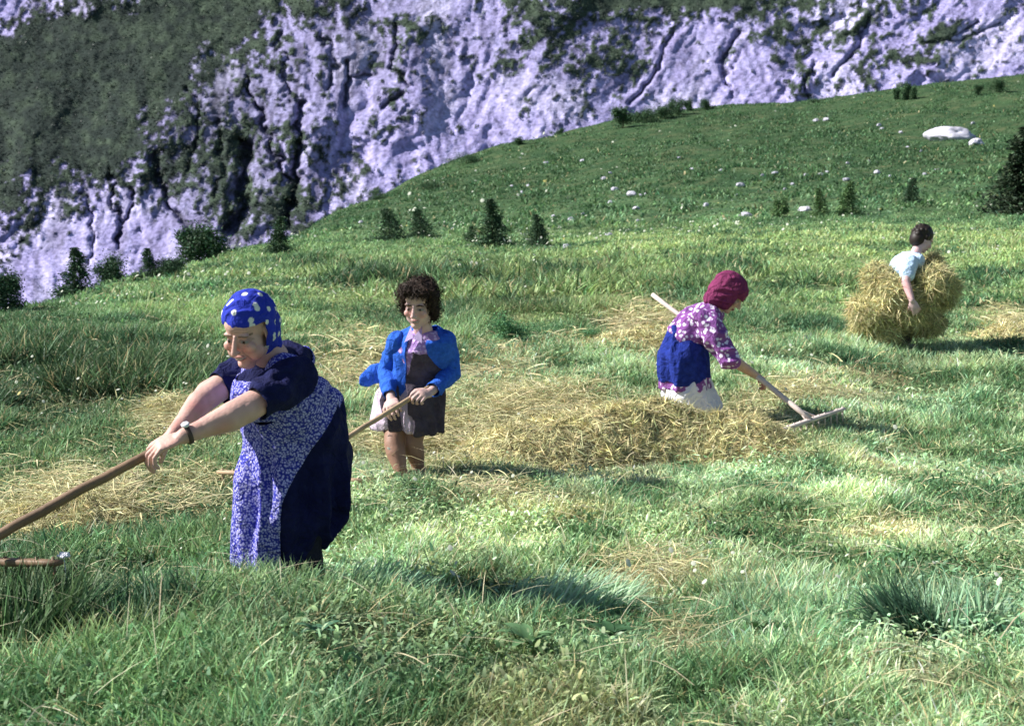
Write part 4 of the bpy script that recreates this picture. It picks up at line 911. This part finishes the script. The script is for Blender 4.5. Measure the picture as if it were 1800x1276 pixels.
# ================================================================== worker in maroon headscarf
def woman_three():
    Y0 = 9.45
    W = lambda px, py, d=0: P(px, py, Y0+d)
    base = G(1195, 9.45); r = root('person', base, 'worker in maroon headscarf, purple flowered blouse and blue skirt bent over behind the hay windrow', 'person')
    f = Vector((.97, -.10, 0)).normalized(); rt = Vector((-.10, -.97, 0)).normalized()      # rt: her right, towards the camera
    hc = W(1281, 516, -.03); neck = W(1256, 545, 0)
    shN, elN, wrN = W(1238, 562, -.17), W(1279, 627, -.25), W(1329, 660, -.14)
    shF, elF, wrF = W(1236, 556, .19), W(1255, 600, .32), W(1238, 592, .22)
    hfwd = Vector((.80, -.06, -.62)).normalized(); HM = frame(hfwd, Vector((.4, 0, 1))); hs = 1.0
    bm = bmesh.new(); head(bm, hc, HM, hs); limb(bm, [hc+HM@Vector((0, .02, -.04)), neck], [.048, .052])
    up = (neck-W(1195, 610)).normalized(); nf = up.cross(rt).normalized()
    loft(bm, [(W(1248, 551), rt*.15, nf*.06), (W(1228, 570), rt*.15, nf*.10), (W(1208, 595), rt*.14, nf*.10), (W(1198, 625), rt*.16, f*.12), (W(1196, 660), rt*.15, f*.11)], 24)
    for a, b, c in ((shN, elN, wrN), (shF, elF, wrF)): limb(bm, [a, b, b.lerp(c, .3), c], [.048, .040, .039, .025])
    hand(bm, wrN, W(1347, 673, -.10)-wrN, Vector((.2, -.6, .75)), -1, .98, (.5, .9, .7), .08); hand(bm, wrF, W(1215, 570, .25)-wrF, Vector((0, .4, .9)), 1, .98, (.8, 1.0, .7), .06)
    for hip, g in ((W(1200, 655, -.08), G(1190, 9.36)), (W(1198, 655, .10), G(1200, 9.58))):
        kn = hip.lerp(g, .5)+f*.04; an = Vector((g.x, g.y, g.z+.07)); limb(bm, [hip, kn, kn.lerp(an, .35), an], [.08, .055, .055, .035]); feet(bm, an, f)
    me = fuse(bm, .0055, 2); skin_paint(me, hc, HM, hs, (.56, .36, .27)); link('body', me, skinm, r)
    # blouse
    pr = print_mat('purple_flower_print', (.24, .085, .30), (.80, .72, .90), 30, .60, .72)
    bm = bmesh.new()
    loft(bm, [(W(1258, 542), rt*.08, nf*.06), (W(1250, 551), rt*.17, nf*.09), (W(1232, 566), rt*.185, nf*.13), (W(1212, 585), rt*.18, nf*.13), (W(1200, 600), rt*.175, nf*.13)], 30)
    sphere(bm, W(1238, 585, -.02), (.11, .15, .10))
    for a, b in ((shN, elN), (shF, elF)): e = a.lerp(b, 1.12); limb(bm, [a, a.lerp(b, .5), e], [.082, .076, .060])
    me = fuse(bm, .0065, 4); displace(me, folds(.016, 11, 11, 11, 3)); link('blouse', me, pr, r)
    # flowered dress hem, then skirt over it, then white petticoat edge
    def sk(rings, amp, seed, m, name, hem=True):
        bm = bmesh.new(); loft(bm, rings, 40, 2.1); me = fuse(bm, .007, 4); displace(me, folds(amp, 13, 13, 2.6, seed))
        link(name, shell(me, 0, lambda co, nr: ~(nr[:, 2] < -.8), .004), m, r)
    blue = mat('royal_blue_cotton', (.016, .032, .22), .9, bump=.35, bscale=110, vary=.35, vscale=30, spec=.12)
    sk([(W(1205, 592), rt*.17, nf*.12), (W(1203, 606), rt*.195, f*.135), (W(1201, 625), rt*.215, f*.155), (W(1202, 655), rt*.22, f*.158), (W(1203, 674), rt*.22, f*.152+Zv*-.02)], .022, 3, blue, 'skirt')
    sk([(W(1204, 640), rt*.19, f*.135), (W(1204, 665), rt*.21, f*.155), (W(1206, 682), rt*.225, f*.165)], .022, 3, pr, 'dress_hem')
    wh = mat('white_cotton', (.80, .80, .84), .9, bump=.3, bscale=80, spec=.1)
    sk([(W(1208, 660), rt*.18, f*.13), (W(1211, 690), rt*.21, f*.165), (W(1216, 712), rt*.225, f*.18), (W(1216, 722), rt*.22, f*.175)], .026, 9, wh, 'petticoat')
    # headscarf
    bm = bmesh.new(); E = lambda p, q: sphere(bm, hc+HM@(Vector(p)*hs), tuple(a*hs for a in q), HM)
    E((0, .015, .040), (.100, .122, .102)); E((0, .045, -.02), (.095, .090, .115)); E((0, .06, -.09), (.075, .060, .06)); E((0, -.01, -.01), (.095, .085, .105))
    me = fuse(bm, .0045, 4); displace(me, folds(.006, 9, 26, 26, 14))
    def sc(co, nr):
        L = (co-V3(hc))@np.array(HM); x, y, z = L.T; return ~((y < -.062) & (z < .008))
    mar = mat('maroon_scarf_cloth', (.19, .030, .095), .85, bump=.35, bscale=90, vary=.2, vscale=30, spec=.15)
    link('headscarf', shell(me, 0, sc, .003), mar, r)
    rake(G(1425, 9.0), P(1147, 518, 9.95), P(1424, 737, 9.0), P(1370, 757, 8.78), P(1484, 718, 9.28), .017, woodp, 'bleached pale hay rake held by the worker in the maroon headscarf', 11)
woman_three()

# ================================================================== hay carrier
def carrier():
    Y0 = 13.6
    W = lambda px, py, d=0: P(px, py, Y0+d)
    base = G(1580, 13.6); r = root('person', base, 'dark haired figure in pale blue short sleeved shirt carrying an armful of hay', 'person')
    f = Vector((.93, .30, 0)).normalized(); rt = Vector((.30, -.93, 0))
    hc = W(1622, 421, .03); neck = W(1610, 445, 0)
    shN, elN, wrN = W(1599, 462, -.19), W(1592, 496, -.34), W(1603, 528, -.44)
    shF, elF, wrF = W(1604, 458, .18), W(1630, 492, .22), W(1650, 520, .15)
    hfwd = Vector((.86, .25, -.42)).normalized(); HM = frame(hfwd, Vector((.2, 0, 1))); hs = 1.0
    bm = bmesh.new(); head(bm, hc, HM, hs); limb(bm, [hc+HM@Vector((0, .01, -.04)), neck], [.048, .052])
    up = (neck-W(1575, 500)).normalized(); nf = up.cross(rt).normalized()
    loft(bm, [(W(1606, 450), rt*.15, nf*.06), (W(1597, 463), rt*.16, nf*.10), (W(1585, 485), rt*.14, nf*.10), (W(1573, 510), rt*.16, f*.12), (W(1572, 530), rt*.15, f*.11)], 24)
    for a, b, c in ((shN, elN, wrN), (shF, elF, wrF)): limb(bm, [a, b, b.lerp(c, .3), c], [.050, .040, .040, .027])
    hand(bm, wrN, W(1612, 548, -.44)-wrN, Vector((-.3, -.9, .2)), 1, 1.0, (.4, .5, .4), .1); hand(bm, wrF, W(1655, 532, .1)-wrF, Vector((.6, .6, .2)), -1, 1.0, (.4, .5, .4), .1)
    for hip, g in ((W(1574, 530, -.08), G(1560, 13.5)), (W(1576, 530, .10), G(1592, 13.75))):
        kn = hip.lerp(g, .5)+f*.05; an = Vector((g.x, g.y, g.z+.07)); limb(bm, [hip, kn, kn.lerp(an, .35), an], [.085, .06, .058, .038]); feet(bm, an, f)
    me = fuse(bm, .007, 2); skin_paint(me, hc, HM, hs, (.60, .42, .42)); link('body', me, skinm, r)
    shm = mat('pale_blue_cotton', (.52, .68, .86), .9, bump=.3, bscale=90, spec=.1)
    bm = bmesh.new(); loft(bm, [(W(1609, 446), rt*.08, nf*.065), (W(1605, 452), rt*.18, nf*.09), (W(1596, 464), rt*.195, nf*.125), (W(1583, 486), rt*.18, nf*.125), (W(1573, 506), rt*.185, nf*.13)], 30)
    for a, b in ((shN, elN), (shF, elF)): limb(bm, [a, a.lerp(b, .60)], [.080, .068])
    me = fuse(bm, .008, 4); displace(me, folds(.009, 9, 9, 9, 3)); link('shirt', me, shm, r)
    tr = mat('dark_trouser_cloth', (.05, .05, .07), .9)
    bm = bmesh.new(); loft(bm, [(W(1573, 500), rt*.165, f*.13), (W(1573, 525), rt*.19, f*.16), (W(1575, 545), rt*.19, f*.15)], 26)
    for hip, g in ((W(1574, 535, -.08), G(1560, 13.5)), (W(1576, 535, .10), G(1592, 13.75))): kn = hip.lerp(g, .5)+f*.05; limb(bm, [hip, kn, Vector((g.x, g.y, g.z+.12))], [.105, .085, .065])
    me = fuse(bm, .008, 3); displace(me, folds(.008, 10, 10, 8, 3)); link('trousers', me, tr, r)
    bm = bmesh.new(); E = lambda p, q: sphere(bm, hc+HM@(Vector(p)*hs), tuple(a*hs for a in q), HM)
    E((0, .022, .052), (.088, .104, .085)); E((0, .060, -.01), (.082, .068, .090))
    for k in range(50):
        a = random.uniform(0, 6.28); b = random.uniform(-.4, 1.4); d = Vector((math.cos(a)*math.cos(b), math.sin(a)*math.cos(b), math.sin(b)))
        if d.y < -.5 and d.z < .6: continue
        E((d.x*.080, .03+d.y*.088, .040+d.z*.085), (.022, .022, .022))
    me = fuse(bm, .006, 1); hm_ = mat('black_brown_hair', (.022, .015, .012), .5); link('hair', me, hm_, r)
    # armful of hay
    bm = bmesh.new()
    S_ = lambda px, py, d, rx, ry, rz: sphere(bm, W(px, py, d), (rx, ry, rz))
    S_(1565, 515, -.02, .20, .34, .17); S_(1625, 495, .02, .22, .38, .17); S_(1535, 548, .0, .20, .28, .15); S_(1655, 510, .05, .15, .28, .16); S_(1600, 535, .0, .26, .34, .18); S_(1555, 575, .0, .13, .20, .15); S_(1548, 596, .0, .07, .14, .10); S_(1540, 492, 0, .11, .2, .10)
    S_(1640, 470, .08, .10, .16, .14); S_(1620, 562, .05, .16, .22, .12); S_(1525, 570, .05, .12, .2, .12)
    me = fuse(bm, .02, 6); displace(me, lambda co, nr: .10*n3(co, 4.5, 4.5, 4.5, 3)+.045*n3(co, 12, 12, 12, 8)-.02)
    co, nr = normals(me); set_col(me, np.tile([.28, .26, .12], (len(co), 1))*(1+.4*n3(co, 9, 9, 9, 1))[:, None])
    st = strands_on(co, nr, 34000, .21, .011, .62)
    st2 = strands_on(co, nr, 2200, .30, .010, .3)
    o = link('hay_bundle', merge_np('hay_bundle', [me, st, st2], haym), haym); tag(o, 'big loose armful of hay carried by the figure in the pale blue shirt', 'hay bundle')
carrier()
# ------------------------------------------------------------------ plants in the foreground with shapes of their own
def leafy(px, Y, s, label, col=(.13, .25, .11), n=9):
    b = G(px, Y); pts = []; bm = bmesh.new()
    for k in range(n):
        a = k*2.4; L = s*random.uniform(.7, 1.1); d = Vector((math.cos(a), math.sin(a), 0)); sd = Vector((-d.y, d.x, 0)); e = random.uniform(.5, 1.2); prev = None
        for t in np.linspace(0, 1, 7):
            c = b+d*(L*t*math.cos(e*(1-.5*t)))+Zv*(L*(math.sin(e)*t-.45*t*t)+.04); wv = L*.19*math.sin(math.pi*min(1, t*.92+.08))*(1+.3*math.sin(t*19)); cur = (bm.verts.new(c-sd*wv+Zv*wv*.3), bm.verts.new(c), bm.verts.new(c+sd*wv+Zv*wv*.3))
            if prev: bm.faces.new((prev[0], prev[1], cur[1], cur[0])); bm.faces.new((prev[1], prev[2], cur[2], cur[1]))
            prev = cur
    o = bm_obj('leafy_weed', bm, mat('weed_leaf', col, .6, translucent=.25, vary=.2, vscale=30), None); tag(o, label, 'plant', 'leafy weeds in the foreground')
leafy(930, 4.05, .11, 'pale notched leafy weed near the bottom centre of the meadow')
leafy(1075, 4.15, .10, 'dark broad leafy weed right of the pale notched weed', (.05, .12, .05))
leafy(560, 3.85, .09, 'blue green leafy weed near the bottom, below the dotted scarf woman', (.08, .19, .11))
leafy(1330, 4.3, .10, 'light leafy weed in front of the bare tan patch at the lower right', (.16, .27, .13))
leafy(1560, 4.6, .12, 'leafy weed beside the dark tussock at the lower right', (.09, .2, .09))
# dense tussocks
def tussock(px, Y, n, h, spread, label, c0, lean):
    b = G(px, Y); th = rng.uniform(0, 2*np.pi, n); rr = spread*np.sqrt(rng.random(n)); x = b.x+rr*np.cos(th); y = b.y+rr*np.sin(th)
    az = lean+rng.normal(0, .5, n); o = link('grass_tussock', blades('grass_tussock', x, y, h*rng.uniform(.6, 1.2, n), rng.uniform(.004, .008, n), jitter(np.tile(c0, (n, 1)), .3, .1), .9, az=az, curl=.7), grassm); tag(o, label, 'tussock', 'grass tussocks in the foreground')
tussock(1600, 4.35, 600, .20, .10, 'dark deep green tussock at the lower right of the meadow', (.05, .11, .06), 2.4)
tussock(1680, 4.4, 700, .19, .13, 'pale green tussock next to the dark deep green one', (.26, .40, .24), 1.2)
tussock(1000, 4.9, 900, .15, .24, 'pale windswept tussock right of the dotted scarf woman', (.40, .56, .36), .2)
tussock(640, 4.6, 700, .17, .16, 'pale green windswept tussock at the feet of the dotted scarf woman', (.24, .40, .24), .0)
tussock(20, 4.15, 900, .30, .16, 'added dark tussock standing for the shade under the left part of the nearest rake head', (.085, .15, .06), 1.9)  # tussock added; its dark colour carries the shade below the rake bar
tussock(75, 4.05, 800, .27, .12, 'smaller added dark tussock standing for the shade under the right end of the nearest rake head', (.085, .15, .06), 1.2)  # second added tussock, shade under the bar put into its colour
tussock(250, 4.1, 700, .20, .16, 'dark tussock in the lower left foreground', (.045, .11, .05), 1.9)
# white umbel flower beside the rake head
bm = bmesh.new(); b = P(112, 975, 4.3)
for k in range(26):
    a = random.uniform(0, 6.28); q = random.random()**.5*.017; sphere(bm, b+Vector((math.cos(a)*q, math.sin(a)*q, random.uniform(-.005, .006))), .0045)
tube(bm, [G(116, 4.32), b.lerp(G(116, 4.32), .4)+Vector((.006, 0, 0)), b], [.0016, .0016, .0016], 6)
tag(bm_obj('white_flower', bm, mat('white_umbel', (.78, .78, .84), .8), None), 'white flower head standing at the end of the nearest rake head', 'flower')
